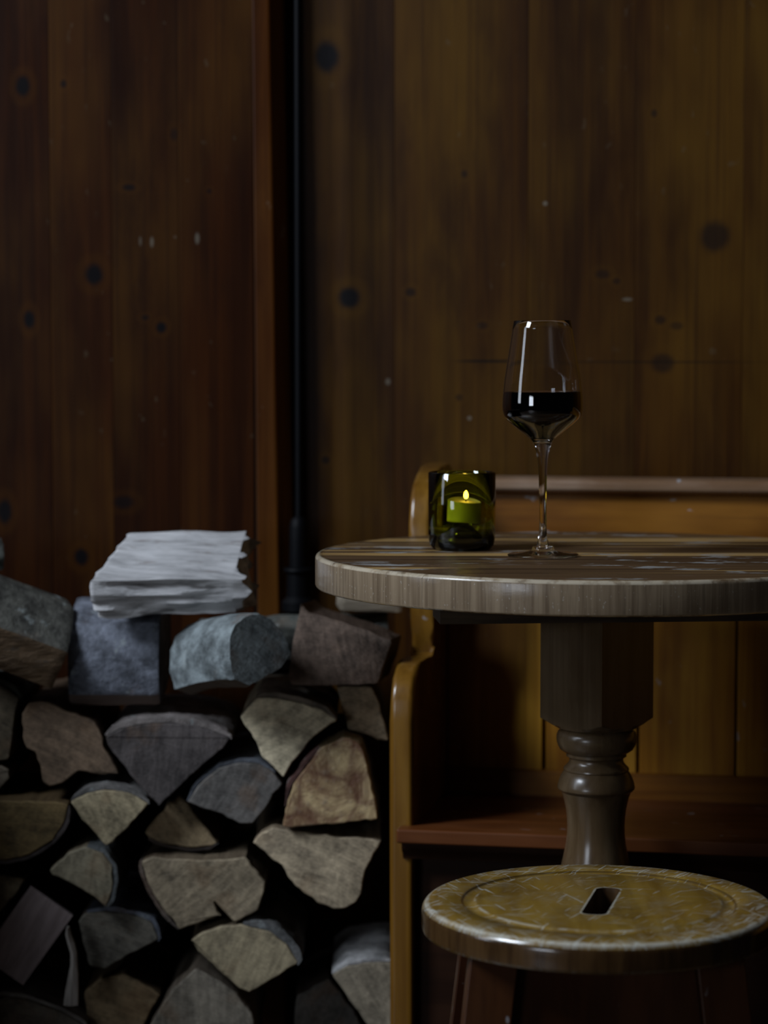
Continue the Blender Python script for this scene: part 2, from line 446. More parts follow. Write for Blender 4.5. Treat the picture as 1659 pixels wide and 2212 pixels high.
# --- firewood: one tint per log through the object colour
def end_grain():
    N = Nodes('firewood_end_grain')
    oi = N.n('ShaderNodeObjectInfo')
    c = N.coord(); cr = N.rand_offset(c, 6)
    w = N.n('ShaderNodeTexWave', wave_type='RINGS', rings_direction='Y')
    N.put(w.inputs['Vector'], N.map(c, (1, 1, 1), loc=(0.03, 0, 0.05)))
    w.inputs['Scale'].default_value = 75; w.inputs['Distortion'].default_value = 2.2
    w.inputs['Detail'].default_value = 3; w.inputs['Detail Scale'].default_value = 1.5
    n1 = N.noise(cr, 22, 5, 0.65)
    n2 = N.noise(cr, 150, 4, 0.7)
    vr = N.n('ShaderNodeVectorRotate', rotation_type='Y_AXIS')
    N.put(vr.inputs['Vector'], c); N.put(vr.inputs['Angle'], N.math('MULTIPLY', oi.outputs['Random'], 6.28))
    n3 = N.noise(N.map(vr.outputs[0], (20, 20, 130)), 1, 3, 0.6, 0.4)
    k = N.math('ADD', N.math('MULTIPLY', N.ramp(n1, 0.3, 0.72), 0.55), N.math('MULTIPLY', w.outputs[1], 0.10))
    k = N.math('ADD', k, N.math('MULTIPLY', N.ramp(n2, 0.3, 0.7), 0.35))
    k = N.math('ADD', k, N.math('MULTIPLY', N.ramp(n3, 0.35, 0.65), 0.28))
    k = N.math('ADD', k, 0.20)
    x = N.n('ShaderNodeCombineColor')
    for i in range(3): N.put(x.inputs[i], k)
    col = N.mix(1.0, oi.outputs['Color'], x.outputs[0], 'MULTIPLY')
    st = N.math('MULTIPLY', N.ramp(N.noise(cr, 17, 6, 0.75), 0.54, 0.68), 0.42)
    col = N.mix(st, col, (0.045, 0.035, 0.03))
    warm = N.math('MULTIPLY', N.ramp(N.noise(N.map(cr, (1, 1, 1), loc=(3, 1, 2)), 17, 3, 0.6), 0.54, 0.70), 0.28)
    col = N.mix(warm, col, (0.20, 0.105, 0.045))
    N.bump(N.math('ADD', N.math('MULTIPLY', n2, 0.6), N.math('MULTIPLY', n3, 0.5)), 0.55, 0.003)
    return N.out(col, 0.8, Specular_IOR_Level=0.25)
M['end'] = end_grain()

def split_wood():
    N = Nodes('firewood_split_side')
    oi = N.n('ShaderNodeObjectInfo')
    cr = N.rand_offset(N.coord(), 6)
    n1 = N.noise(N.map(cr, (60, 5, 60)), 1, 5, 0.65, 0.3)
    n2 = N.noise(N.map(cr, (180, 16, 180)), 1, 4, 0.65)
    k = N.math('ADD', N.math('MULTIPLY', N.ramp(n1, 0.32, 0.66), 0.42), N.math('MULTIPLY', n2, 0.35))
    k = N.math('ADD', k, 0.14)
    x = N.n('ShaderNodeCombineColor')
    for i in range(3): N.put(x.inputs[i], k)
    col = N.mix(1.0, oi.outputs['Color'], x.outputs[0], 'MULTIPLY')
    col = N.mix(0.45, col, (0.055, 0.026, 0.011))
    N.bump(N.math('ADD', n1, N.math('MULTIPLY', n2, .6)), 0.6, 0.003)
    return N.out(col, 0.8, Specular_IOR_Level=0.25)
M['side'] = split_wood()

def grain_face(axis, name, brown=0.0):
    """split face seen from its long side, grain along the log axis"""
    N = Nodes(name)
    oi = N.n('ShaderNodeObjectInfo')
    cr = N.rand_offset(N.coord(), 6)
    n1 = N.noise(N.map(cr, stretch(axis, 75, 5)), 1, 5, 0.65, 0.3)
    n2 = N.noise(N.map(cr, stretch(axis, 260, 16)), 1, 4, 0.65)
    n3 = N.noise(cr, 16, 4, 0.6)
    k = N.math('ADD', N.math('MULTIPLY', N.ramp(n1, 0.30, 0.62), 0.45), N.math('MULTIPLY', n2, 0.35))
    k = N.math('ADD', k, N.math('MULTIPLY', n3, 0.3)); k = N.math('ADD', k, 0.2)
    x = N.n('ShaderNodeCombineColor')
    for i in range(3): N.put(x.inputs[i], k)
    col = N.mix(1.0, oi.outputs['Color'], x.outputs[0], 'MULTIPLY')
    if brown: col = N.mix(brown, col, (0.12, 0.062, 0.022))
    crk = N.math('MULTIPLY', N.ramp(N.noise(N.map(cr, stretch(axis, 48, 6), loc=(2, 5, 1)), 1, 3, 0.6), 0.60, 0.68), 0.7)
    col = N.mix(crk, col, (0.05, 0.042, 0.036))
    N.bump(N.math('ADD', n1, N.math('MULTIPLY', n2, .6)), 0.7, 0.004)
    return N.out(col, 0.8, Specular_IOR_Level=0.25)
M['grain_x'] = grain_face('x', 'firewood_long_grain')
M['grain_brown'] = grain_face('x', 'firewood_brown_grain', 0.7)
def bleached():
    N = Nodes('firewood_bleached_grain')
    oi = N.n('ShaderNodeObjectInfo')
    c = N.coord()
    n1 = N.noise(N.map(c, (6, 60, 60)), 1, 5, 0.6, 0.3)
    n2 = N.noise(N.map(c, (24, 230, 230)), 1, 4, 0.65)
    n3 = N.noise(N.map(c, (9, 14, 14)), 1, 3, 0.6)
    k = N.math('ADD', N.math('MULTIPLY', N.ramp(n1, 0.3, 0.7), 0.32), N.math('MULTIPLY', N.ramp(n2, 0.3, 0.7), 0.28))
    k = N.math('ADD', k, N.math('MULTIPLY', n3, 0.4)); k = N.math('ADD', k, 0.22)
    x = N.n('ShaderNodeCombineColor')
    for i in range(3): N.put(x.inputs[i], k)
    col = N.mix(1.0, oi.outputs['Color'], x.outputs[0], 'MULTIPLY')
    spk = N.math('MULTIPLY', N.ramp(N.noise(N.map(c, (22, 110, 110)), 1, 3, 0.6), 0.56, 0.66), 0.6)
    col = N.mix(spk, col, (0.20, 0.17, 0.15))
    N.bump(N.math('ADD', n1, N.math('MULTIPLY', n2, .5)), 0.35, 0.002)
    return N.out(col, 0.8, Specular_IOR_Level=0.2)
M['bleached'] = bleached()
M['grain_z'] = grain_face('z', 'firewood_upright_grain')

def bark(name='firewood_bark', sc=1.0, contrast=1.0, rust=0.25):
    N = Nodes(name)
    oi = N.n('ShaderNodeObjectInfo')
    cr = N.rand_offset(N.coord(), 6)
    n1 = N.noise(cr, 24 * sc, 5, 0.7)
    n2 = N.noise(cr, 95 * sc, 5, 0.7)
    k = N.math('ADD', N.math('MULTIPLY', N.ramp(n1, 0.34, 0.66), 0.6 * contrast), N.math('MULTIPLY', n2, 0.45))
    k = N.math('ADD', k, 1.0 - 0.35 * contrast - 0.45)
    x = N.n('ShaderNodeCombineColor')
    for i in range(3): N.put(x.inputs[i], k)
    col = N.mix(1.0, oi.outputs['Color'], x.outputs[0], 'MULTIPLY')
    r = N.math('MULTIPLY', N.ramp(N.noise(N.map(cr, (1, 1, 1), loc=(4, 2, 7)), 13 * sc, 4, 0.65), 0.57, 0.70), rust)
    col = N.mix(r, col, (0.15, 0.075, 0.035))
    lic = N.math('MULTIPLY', N.ramp(N.noise(N.map(cr, (1, 1, 1), loc=(1, 8, 3)), 38 * sc, 4, 0.65), 0.60, 0.68), 0.45)
    col = N.mix(lic, col, (0.34, 0.38, 0.37))
    N.bump(N.math('ADD', n1, n2), 0.7, 0.004)
    return N.out(col, 0.75, Specular_IOR_Level=0.3)
M['bark'] = bark()
M['bark_smooth'] = bark('firewood_smooth_bark', 1.1, 1.35, 0.35)

def resin():
    N = Nodes('firewood_resin_end')
    oi = N.n('ShaderNodeObjectInfo')
    cr = N.rand_offset(N.coord(), 6)
    n1 = N.noise(cr, 26, 5, 0.65, 0.6)
    n2 = N.noise(cr, 110, 4, 0.65)
    col = N.mix(N.ramp(n1, 0.36, 0.64), (0.20, 0.105, 0.055), (0.62, 0.46, 0.24))
    col = N.mix(N.math('MULTIPLY', N.ramp(n2, 0.5, 0.75), 0.5), col, (0.36, 0.30, 0.22))
    v = N.n('ShaderNodeTexVoronoi', feature='DISTANCE_TO_EDGE'); N.put(v.inputs['Vector'], cr); v.inputs['Scale'].default_value = 24
    col = N.mix(N.math('MULTIPLY', N.ramp(v.outputs[0], 0.0, 0.10, 1, 0), 0.6), col, (0.15, 0.065, 0.04))
    N.bump(N.math('ADD', n1, N.math('MULTIPLY', n2, .5)), 0.6, 0.005)
    return N.out(col, 0.38, Specular_IOR_Level=0.5, Coat_Weight=0.35, Coat_Roughness=0.22)
M['resin'] = resin()

def glass(name, col, ior=1.5, rough=0.0):
    N = Nodes(name)
    return N.out(col, rough, Transmission_Weight=1.0, IOR=ior)
M['clear_glass'] = glass('clear_glass', (0.985, 0.985, 0.99), 1.5)
def bottle_glass():
    N = Nodes('green_bottle_glass')
    N.out((1, 1, 1), 0.0, Transmission_Weight=1.0, IOR=1.5)
    va = N.n('ShaderNodeVolumeAbsorption')
    va.inputs['Color'].default_value = (0.80, 0.825, 0.20, 1)
    va.inputs['Density'].default_value = 800.0
    N.t.links.new(va.outputs[0], N.t.nodes['Material Output'].inputs['Volume'])
    return N.m
M['bottle_glass'] = bottle_glass()
def wine():
    N = Nodes('red_wine')
    N.out((1, 1, 1), 0.0, Transmission_Weight=1.0, IOR=1.34)
    va = N.n('ShaderNodeVolumeAbsorption')
    va.inputs['Color'].default_value = (0.62, 0.01, 0.05, 1)
    va.inputs['Density'].default_value = 420.0
    N.t.links.new(va.outputs[0], N.t.nodes['Material Output'].inputs['Volume'])
    return N.m
M['wine'] = wine()
def wax():
    N = Nodes('candle_wax')
    return N.out((0.78, 0.76, 0.62), 0.45, Subsurface_Weight=0.0)
M['wax'] = wax()
def flame():
    N = Nodes('candle_flame')
    N.out((0, 0, 0), 1.0, Emission_Color=(1.0, 0.60, 0.26), Emission_Strength=17.0)
    return N.m
M['flame'] = flame()
def plainm(name, col, rough, **kw):
    return Nodes(name).out(col, rough, **kw)
M['wick'] = plainm('burnt_wick', (0.01, 0.008, 0.006), 0.9)

# ------------------------------------------------------------------ bench frame of reference (also the back wall's)
TH = math.radians(10.5)
E1 = Vector((math.cos(TH), -math.sin(TH), 0))
E2 = Vector((math.sin(TH), math.cos(TH), 0))
BO = P(842, 1900, 2.73); BO.z = 0.0           # outer front corner of the bench's end panel on the floor
def bench_local_a(u, b):
    """local a so that the local point (a, b) shows at photo column u"""
    k = (u - 829.5) / FPX
    # (BO.x + a E1x + b E2x) = k * depth,   depth ~ Y cosP + (CAMZ - z) sinP with z near mid height
    zz = (CAMZ - 0.9) * math.sin(PITCH)
    cp = math.cos(PITCH)
    num = k * ((BO.y + b * E2.y) * cp + zz) - BO.x - b * E2.x
    den = E1.x - k * E1.y * cp
    return num / den

# ------------------------------------------------------------------ the setting
fl = box('floor', -2.4, 2.2, -0.4, 4.0, -0.05, 0.0, M['floor']); tag(fl, 'dark wooden floor under the table and the log pile', kind='structure')

# left wall: wide pine planks facing the camera
wl = empty('wall_left', (-0.6, YL, 0)); tag(wl, 'dark varnished pine plank wall behind the log pile', kind='structure')
H = 2.4
seamsL = [-2100, -1850, -1600, -1350, -1100, -900, -730, -560, -400, -230, -60, 111, 244, 388, 548]
xs = [P(u, 738, YL).x for u in seamsL]
for i in range(len(xs) - 1):
    box('plank', xs[i] + 0.0001 + 0.6, xs[i + 1] - 0.0001 + 0.6, 0.0, 0.022, 0.0, H, M['wall_left'], wl, bevel=0.0006)
# corner post that closes the left wall: leans a little
tr = empty('trim_1', (P(575, 738, YL).x, YL, 0)); tag(tr, 'leaning reddish pine corner post ending the plank wall', kind='structure')
def pt(u, v, Y, off): return tuple(P(u, v, Y) - Vector(off))
def post(uA0, uA1, uB0, uB1, y0, y1, mat, name):
    o = tr.location
    # bottom (v 1700) and top (v -900)
    zb, zt = 0.0, H
    def X(u_top, u_bot, z):
        # linear in z between z(v=0) and z(v=1290)
        z0, z1 = zof(0, YL), zof(1290, YL)
        t = (z - z0) / (z1 - z0)
        u = u_top + (u_bot - u_top) * t
        return (u - 829.5) / FPX * YL
    rows = []
    for z in (zb, zt):
        xl, xr = X(uA0, uB0, z) - o.x, X(uA1, uB1, z) - o.x
        rows.append([(xl, y0, z), (xr, y0, z), (xr + 0.019, y0 + 0.017, z), (xr + 0.019, y1, z), (xl, y1, z)])
    bm = bmesh.new()
    A, B = [[bm.verts.new(p) for p in r] for r in rows]
    bm.faces.new(A[::-1]); bm.faces.new(B)
    for k in range(5): bm.faces.new((A[k], A[(k + 1) % 5], B[(k + 1) % 5], B[k]))
    bmesh.ops.bevel(bm, geom=list(bm.edges), offset=0.002, segments=2, affect='EDGES', profile=0.5)
    bm_obj(name, bm, mat, tr)
post(549, 584, 556, 601, -0.012, 0.135, M['trim'], 'post')

# back wall: parallel to the bench, its planks start right of the dark recess
WB = 0.335
wb = empty('wall_back', BO + E2 * WB, -TH); tag(wb, 'dark varnished pine plank wall behind the bench', kind='structure')
seamsB = [655, 852, 1139, 1370, 1602, 1830, 2080, 2330, 2600, 2900, 3200, 3550, 3950, 4400]
aa = [bench_local_a(u, WB) for u in seamsB]
for i in range(len(aa) - 1):
    box('plank', aa[i] + 0.0001, aa[i + 1] - 0.0001, 0.0, 0.022, 0.0, H, M['wall_back'], wb, bevel=0.0005)
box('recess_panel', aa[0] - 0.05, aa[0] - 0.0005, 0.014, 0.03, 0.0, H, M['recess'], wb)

# unseen partition added on the left to shade the lower logs and hold the stack
pw = box('shade_partition', -0.70, -0.66, 2.30, YL, 0.0, 0.74, M['partition']); tag(pw, 'added low dark partition shading and holding the log pile', kind='structure')

# ------------------------------------------------------------------ black pipe in the corner
pb = P(646, 1228, 3.018)
pipe = empty('black_pipe', (pb.x, pb.y, 0)); tag(pipe, 'thin black iron pipe with a collar in the corner behind the logs', 'pipe')
zc_ = zof(1228, 3.018)
lathe('tube', [(0, zof(1122, 3.018)), (0.0046, zof(1122, 3.018)), (0.0046, 2.38), (0, 2.38)], M['iron'], pipe, 20)
lathe('sleeve', [(0, zc_), (0.0125, zc_), (0.0122, zof(1140, 3.018)), (0.0105, zof(1124, 3.018)), (0.006, zof(1116, 3.018)), (0, zof(1116, 3.018))], M['iron'], pipe, 28)
lathe('collar', [(0, zc_ - 0.004), (0.019, zc_ - 0.004), (0.0198, zc_ - 0.002), (0.019, zc_ + 0.001), (0.0125, zc_ + 0.002), (0, zc_ + 0.002)], M['iron'], pipe, 36)
lathe('foot', [(0, 0), (0.024, 0), (0.024, 0.02), (0.016, 0.05), (0.016, zof(1330, 3.018)), (0.022, zof(1318, 3.018)), (0.022, zof(1300, 3.018)), (0.016, zof(1288, 3.018)), (0.0155, zc_ - 0.004), (0, zc_ - 0.004)], M['iron'], pipe, 28)

# ------------------------------------------------------------------ bench
bench = empty('pew_bench', BO, -TH)
tag(bench, 'honey-varnished wooden pew bench with curved end panel behind the round table', 'bench')
T = 0.0265
prof_px = [(842, 1560), (842.5, 1515), (844, 1490), (847, 1461), (853, 1440), (862, 1427), (874, 1419), (886, 1415), (892, 1408), (891, 1396), (889, 1375), (888, 1350), (886, 1300), (883, 1240),
           (881, 1180), (881, 1130), (884, 1080), (889, 1045), (899, 1020), (911, 1007), (925, 1001)]
prof = [(0.0, 0.0)]
for u, v in prof_px:
    b = max(0.0, (u - 842) / 325.0)
    prof.append((b, zof(v, 2.73 + b)))
ztop = prof[-1][1]
prof += [(0.275, ztop + 0.0005), (0.29, ztop - 0.004), (0.295, ztop - 0.016), (0.295, 0.0)]
ep = extrude_poly('end_panel', prof, 'x', 0.0, T, M['bench_panel'], bench, bevel=0.006, seg=4)
BL = 1.45           # length of the bench
e2 = ep.copy(); e2.location = (BL - T, 0, 0); e2.parent = bench; COL.objects.link(e2)
# seat: slopes back about two degrees, nosing lapping over the panel front
zs = zof(1790, 2.705)
def seat_z(b): return zs - 0.030 * (b + 0.025)
def plan(name, pts, th, mat, bevel):
    bm = bmesh.new()
    A = [bm.verts.new((a, b, seat_z(b))) for a, b in pts]
    B = [bm.verts.new((a, b, seat_z(b) - th)) for a, b in pts]
    n = len(pts)
    fa = bm.faces.new(A); bm.faces.new(B[::-1])
    for i in range(n): bm.faces.new((A[i], B[i], B[(i + 1) % n], A[(i + 1) % n]))
    bmesh.ops.bevel(bm, geom=list(bm.edges), offset=bevel, segments=3, affect='EDGES', profile=0.5)
    return bm_obj(name, bm, mat, bench)
plan('seat', [(0.012, -0.026), (BL - 0.012, -0.026), (BL - 0.012, -0.0005), (BL - T - 0.0005, -0.0005), (BL - T - 0.0005, 0.246), (T + 0.0005, 0.246), (T + 0.0005, -0.0005), (0.012, -0.0005)], 0.0165, M['bench_seat'], 0.0025)
zm = zs - 0.0168
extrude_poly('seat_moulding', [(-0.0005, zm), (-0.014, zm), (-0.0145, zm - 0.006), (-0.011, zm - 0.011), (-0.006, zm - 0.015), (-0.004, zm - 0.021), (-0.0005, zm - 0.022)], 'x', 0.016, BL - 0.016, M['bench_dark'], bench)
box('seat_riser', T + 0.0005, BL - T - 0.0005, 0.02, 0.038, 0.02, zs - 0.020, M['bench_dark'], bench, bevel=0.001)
# back: bottom rail, separate boards, top rail, moulded cap
BF = 0.250
zr0, zr1 = zof(1738, 2.93), zof(1669, 2.93)
box('bottom_rail', T + 0.0005, BL - T - 0.0005, BF - 0.006, BF + 0.018, zr0 - 0.02, zr1, M['bench_rail'], bench, bevel=0.002)
zt0, zt1 = 0.690, zof(1066, 2.95)
box('top_rail', T + 0.0005, BL - T - 0.0005, BF - 0.004, BF + 0.018, zt0, zt1, M['bench_rail'], bench, bevel=0.002)
capz = zof(1032, 2.93)
extrude_poly('cap_rail', [(BF - 0.018, zt1 + 0.004), (BF - 0.021, zt1 + 0.008), (BF - 0.021, capz - 0.005), (BF - 0.016, capz), (BF + 0.022, capz), (BF + 0.026, capz - 0.004), (BF + 0.026, zt1), (BF - 0.006, zt1)],
             'x', T + 0.0005, BL - T - 0.0005, M['bench_cap'], bench, bevel=0.0012)
seams = [None, 1175, 1384, 1597]
sa = [T + 0.0005] + [bench_local_a(u, BF) for u in (1178, 1384, 1597)]
step = sa[3] - sa[2]
while sa[-1] + step < BL - T - 0.03: sa.append(sa[-1] + step)
sa.append(BL - T - 0.0005)
for i in range(len(sa) - 1):
    g = 0.0022 if i in (0, 1) else 0.0013
    box('back_board', sa[i] + (g if i else 0), sa[i + 1] - g, BF + 0.002, BF + 0.014, zr1 - 0.004, zt0 + 0.004, M['bench_board'], bench, bevel=0.0015)
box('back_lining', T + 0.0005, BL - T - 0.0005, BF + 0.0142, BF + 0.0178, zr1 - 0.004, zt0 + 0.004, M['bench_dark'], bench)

# ------------------------------------------------------------------ round table
TY = 2.56
tc = P(1291, 1195, TY)
TZ = tc.z
table = empty('round_table', (tc.x, TY, 0))
tag(table, 'small round wooden pub table on a turned pedestal', 'table')
R = 0.300
TT = 0.0345
cuts = [-R, -0.232, -0.112, 0.004, 0.122, 0.236, R]
rp = [(0.0, 0.0), (0.15, 0.0), (R - 0.0045, 0.0), (R - 0.0028, -0.0004), (R - 0.0013, -0.0014), (R - 0.0004, -0.0029), (R, -0.0046), (R, -0.017), (R, -TT + 0.0030), (R - 0.0005, -TT + 0.0015), (R - 0.0015, -TT + 0.0005), (R - 0.003, -TT), (0.15, -TT), (0.0, -TT)]
disc = lathe('disc', rp, M['table_top'], None, 200)
for i in range(len(cuts) - 1):
    y0, y1 = cuts[i] + 0.0002, cuts[i + 1] - 0.0002
    bm = bmesh.new(); bm.from_mesh(disc.data)
    for yy, nn in ((y0, -1), (y1, 1)):
        if abs(yy) > R - 0.001: continue
        g = bmesh.ops.bisect_plane(bm, geom=list(bm.verts) + list(bm.edges) + list(bm.faces), plane_co=(0, yy, 0), plane_no=(0, nn, 0), clear_outer=True)
        bmesh.ops.holes_fill(bm, edges=[e for e in bm.edges if e.is_boundary], sides=0)
    me = bpy.data.meshes.new('plank'); bm.to_mesh(me); bm.free()
    finish('plank', me, M['table_top'], table, (0, 0, TZ), 40)
bpy.data.objects.remove(disc)
# cleat under the top
cl = extrude_poly('cleat', [(-0.170, -0.030), (0.29, 0.012), (0.284, 0.088), (-0.176, 0.046)], 'z', TZ - TT - 0.0275, TZ - TT - 0.0002,
                  varnished('cleat_wood', (0.02, 0.012, 0.007), (0.045, 0.028, 0.015), (0.06, 0.04, 0.02), axis='x', across=90, rough=0.5), table)
for v in cl.data.vertices:
    v.co.y -= 0.09
bm = bmesh.new(); bm.from_mesh(cl.data); bmesh.ops.recalc_face_normals(bm, faces=bm.faces); bm.to_mesh(cl.data); bm.free()
# pedestal: square block with edge to the viewer, then turned rings and a vase
PXM = 2040.0
def zc(v): return zof(v, TY)
ztopc = TZ - TT - 0.0005
blk = 123 / PXM / math.sqrt(2)          # half side of the square block
tprof = [(0.09, ztopc), (0.09, zc(1536)), (0.0800, zc(1541)), (0.0620, zc(1549)), (0.0550, zc(1555)), (0.0490, zc(1562)), (0.0430, zc(1569)), (0.0385, zc(1572)), (0.0375, zc(1574)),
         (0.0395, zc(1576)), (0.0412, zc(1580)), (0.0424, zc(1586)), (0.0428, zc(1593)), (0.0424, zc(1601)), (0.0412, zc(1609)), (0.0390, zc(1617)), (0.0355, zc(1622)),
         (0.0328, zc(1624)), (0.0322, zc(1626)), (0.0322, zc(1632)), (0.0300, zc(1634)), (0.0288, zc(1638)), (0.0288, zc(1642)), (0.0298, zc(1647)), (0.0318, zc(1652)), (0.0340, zc(1656)),
         (0.0348, zc(1658)), (0.0350, zc(1661)), (0.0342, zc(1664)), (0.0355, zc(1667)), (0.0378, zc(1675)), (0.0396, zc(1684)), (0.0408, zc(1693)), (0.0413, zc(1699)), (0.0410, zc(1702)),
         (0.0392, zc(1706)), (0.0372, zc(1709)), (0.0352, zc(1720)), (0.0336, zc(1733)), (0.0322, zc(1747)), (0.0312, zc(1764)), (0.0307, zc(1782)), (0.0309, zc(1800)), (0.0320, zc(1820)),
         (0.0338, zc(1840)), (0.0362, zc(1862)), (0.0388, zc(1885)), (0.0412, zc(1915)), (0.0425, zc(1950)), (0.0415, zc(1985)), (0.0380, zc(2010)), (0.0330, zc(2025)), (0.0380, zc(2035)), (0.0420, zc(2050)), (0.0420, 0.17), (0.0420, 0.06), (0.0, 0.06)]
fine = []
for (r0, z0), (r1, z1) in zip(tprof[:-1], tprof[1:]):
    k = 6 if r0 > 0.05 and z0 < zc(1530) else 1
    for j in range(k): fine.append((r0 + (r1 - r0) * j / k, z0 + (z1 - z0) * j / k))
fine.append(tprof[-1])
fine = [(0.0, ztopc)] + fine
def sq(r, z, a):
    if z < zc(1600): return r
    return min(r, blk / max(abs(math.cos(a + math.pi / 4)), abs(math.sin(a + math.pi / 4))))
lathe('pedestal', fine, M['pedestal'], table, 160, smooth=28, rfun=sq)
for k in range(4):      # four feet on the floor, hidden behind the stool
    a = math.pi / 4 + k * math.pi / 2
    c, s = math.cos(a), math.sin(a)
    pts = [(0.03, 0.05), (0.03, 0.16), (0.06, 0.14), (0.09, 0.085), (0.115, 0.045), (0.12, 0.0), (0.09, 0.0), (0.075, 0.03)]
    bm = bmesh.new()
    A = [bm.verts.new((r * c - 0.022 * s, r * s + 0.022 * c, z)) for r, z in pts]
    B = [bm.verts.new((r * c + 0.022 * s, r * s - 0.022 * c, z)) for r, z in pts]
    bm.faces.new(A); bm.faces.new(B[::-1])
    for i in range(len(pts)): bm.faces.new((A[i], B[i], B[(i + 1) % len(pts)], A[(i + 1) % len(pts)]))
    bm_obj('foot', bm, M['pedestal'], table)

# ------------------------------------------------------------------ stool
SY = 2.163
sc_ = P(1292, 1946, SY)
SZ = sc_.z
stool = empty('round_stool', (sc_.x, SY, 0))
tag(stool, 'low round wooden stool with scratched ochre seat and hand slot', 'stool')
SR = 0.160
sp = [(0, 0.0), (0.06, 0.0), (0.1105, 0.0), (0.1118, -0.0003), (0.1130, -0.0012), (0.1180, -0.0020), (0.1220, -0.0018), (0.1232, -0.0008), (0.1242, 0.0), (0.140, 0.0), (0.1535, -0.0002),
      (0.1555, -0.0010), (0.1575, -0.0026), (0.1592, -0.0052), (0.1600, -0.0085), (0.1600, -0.0235), (0.1590, -0.0258), (0.157, -0.0265), (0.08, -0.0265), (0.0, -0.0265)]
seat = lathe('seat', sp, M['stool_seat'], stool, 160, loc=(0, 0, SZ), smooth=25)
# hand slot
sl = []
hw, hl, cr_ = 0.0112, 0.0540, 0.0085
for cx, cy, a0 in ((hw - cr_, hl - cr_, 0), (-(hw - cr_), hl - cr_, 90), (-(hw - cr_), -(hl - cr_), 180), (hw - cr_, -(hl - cr_), 270)):
    for k in range(9):
        a = math.radians(a0 + 90 * k / 8)
        sl.append((cx + cr_ * math.cos(a), cy + cr_ * math.sin(a)))
rot = Matrix.Rotation(SLOT_A, 2)
sl = [tuple(rot @ Vector(p) + Vector((0.003, 0))) for p in sl]
cut = extrude_poly('slot_cutter', sl, 'z', SZ - 0.05, SZ + 0.02, M['stool_seat'], stool)
md = seat.modifiers.new('slot', 'BOOLEAN'); md.operation = 'DIFFERENCE'; md.object = cut; md.solver = 'EXACT'
bpy.context.view_layer.update()
dg = bpy.context.evaluated_depsgraph_get()
nm = bpy.data.meshes.new_from_object(seat.evaluated_get(dg))
seat.modifiers.clear(); seat.data = nm; nm.name = 'seat'
nm.set_sharp_from_angle(angle=math.radians(25))
bpy.data.objects.remove(cut)
# splayed square legs and aprons
LT = SZ - 0.0268
for sx in (-1, 1):
    for sy in (-1, 1):
        w = 0.021
        cx, cy = sx * 0.098, sy * 0.075
        bx_, by_ = sx * 0.146, sy * 0.120
        hexa('leg', [(bx_ - w, by_ - w, 0), (bx_ + w, by_ - w, 0), (bx_ + w, by_ + w, 0), (bx_ - w, by_ + w, 0),
                     (cx - w, cy - w, LT), (cx + w, cy - w, LT), (cx + w, cy + w, LT), (cx - w, cy + w, LT)], M['stool_leg'], stool, bevel=0.0015)
for sy in (-1, 1):
    c0, c1 = 0.0755, 0.083
    hexa('apron', [(-0.085, sy * c1 - 0.008, LT - 0.075), (0.085, sy * c1 - 0.008, LT - 0.075), (0.085, sy * c1 + 0.008, LT - 0.075), (-0.085, sy * c1 + 0.008, LT - 0.075),
                   (-0.0765, sy * c0 - 0.008, LT), (0.0765, sy * c0 - 0.008, LT), (0.0765, sy * c0 + 0.008, LT), (-0.0765, sy * c0 + 0.008, LT)], M['stool_leg'], stool, bevel=0.001)
for sx in (-1, 1):
    c0, c1 = 0.098, 0.106
    hexa('apron', [(sx * c1 - 0.008, -0.061, LT - 0.075), (sx * c1 + 0.008, -0.061, LT - 0.075), (sx * c1 + 0.008, 0.061, LT - 0.075), (sx * c1 - 0.008, 0.061, LT - 0.075),
                   (sx * c0 - 0.008, -0.0535, LT), (sx * c0 + 0.008, -0.0535, LT), (sx * c0 + 0.008, 0.0535, LT), (sx * c0 - 0.008, 0.0535, LT)], M['stool_leg'], stool, bevel=0.001)
zst = 0.13
k = 1 - zst / LT
for sy in (-1, 1):
    y = sy * (0.075 + 0.045 * k); x = 0.098 + 0.048 * k - 0.02
    box('stretcher', -x, x, y - 0.011, y + 0.011, zst - 0.015, zst + 0.015, M['stool_leg'], stool, bevel=0.002)

# ------------------------------------------------------------------ wine glass and wine
GY = 2.525
gb = P(1173, 1201, GY)
gx, gy = gb.x, GY
GPX = 2053.0
def zg(yz):        # zoom row -> height above the table top
    return zof(660 + yz / 3.8147, GY) - TZ
raw = [(128, 61.0), (200, 64.3), (300, 68.4), (400, 72.6), (500, 77.0), (600, 81.2), (700, 84.3), (770, 85.8), (830, 86.3), (870, 85.6), (905, 83.2), (935, 78.5), (965, 70.5), (1000, 59.0), (1030, 49.0),
       (1060, 38.5), (1090, 29.0), (1115, 23.0), (1140, 19.3), (1170, 16.8), (1210, 13.8), (1260, 11.4), (1330, 9.6), (1420, 8.7), (1550, 8.0), (1700, 7.6), (1820, 7.9), (1890, 9.0), (1940, 11.2), (1980, 13.8), (2002, 16.0)]
outer = [(r / GPX, zg(z)) for z, r in raw]
z0f = 0.0002
outer += [(22.5 / GPX, 0.0098), (23.5 / GPX, 0.0080), (23.5 / GPX, 0.0066), (30 / GPX, 0.0054), (45 / GPX, 0.0038), (62 / GPX, 0.0029), (74 / GPX, 0.0024), (76.3 / GPX, 0.0018), (76.0 / GPX, 0.0008), (73 / GPX, z0f), (0.0, z0f)]
t = 0.0011
inner = []
for i, (r, z) in enumerate(outer[:18]):
    if i == 0: inner.append((r - 0.0007, z)); continue
    r0, z0 = outer[i - 1]; r1, z1 = outer[i + 1]
    d = Vector((r1 - r0, z1 - z0)).normalized()
    n = Vector((d.y, -d.x))           # towards the axis
    inner.append((r + n.x * t, z + n.y * t))
zb_in = inner[-1][1] - 0.001
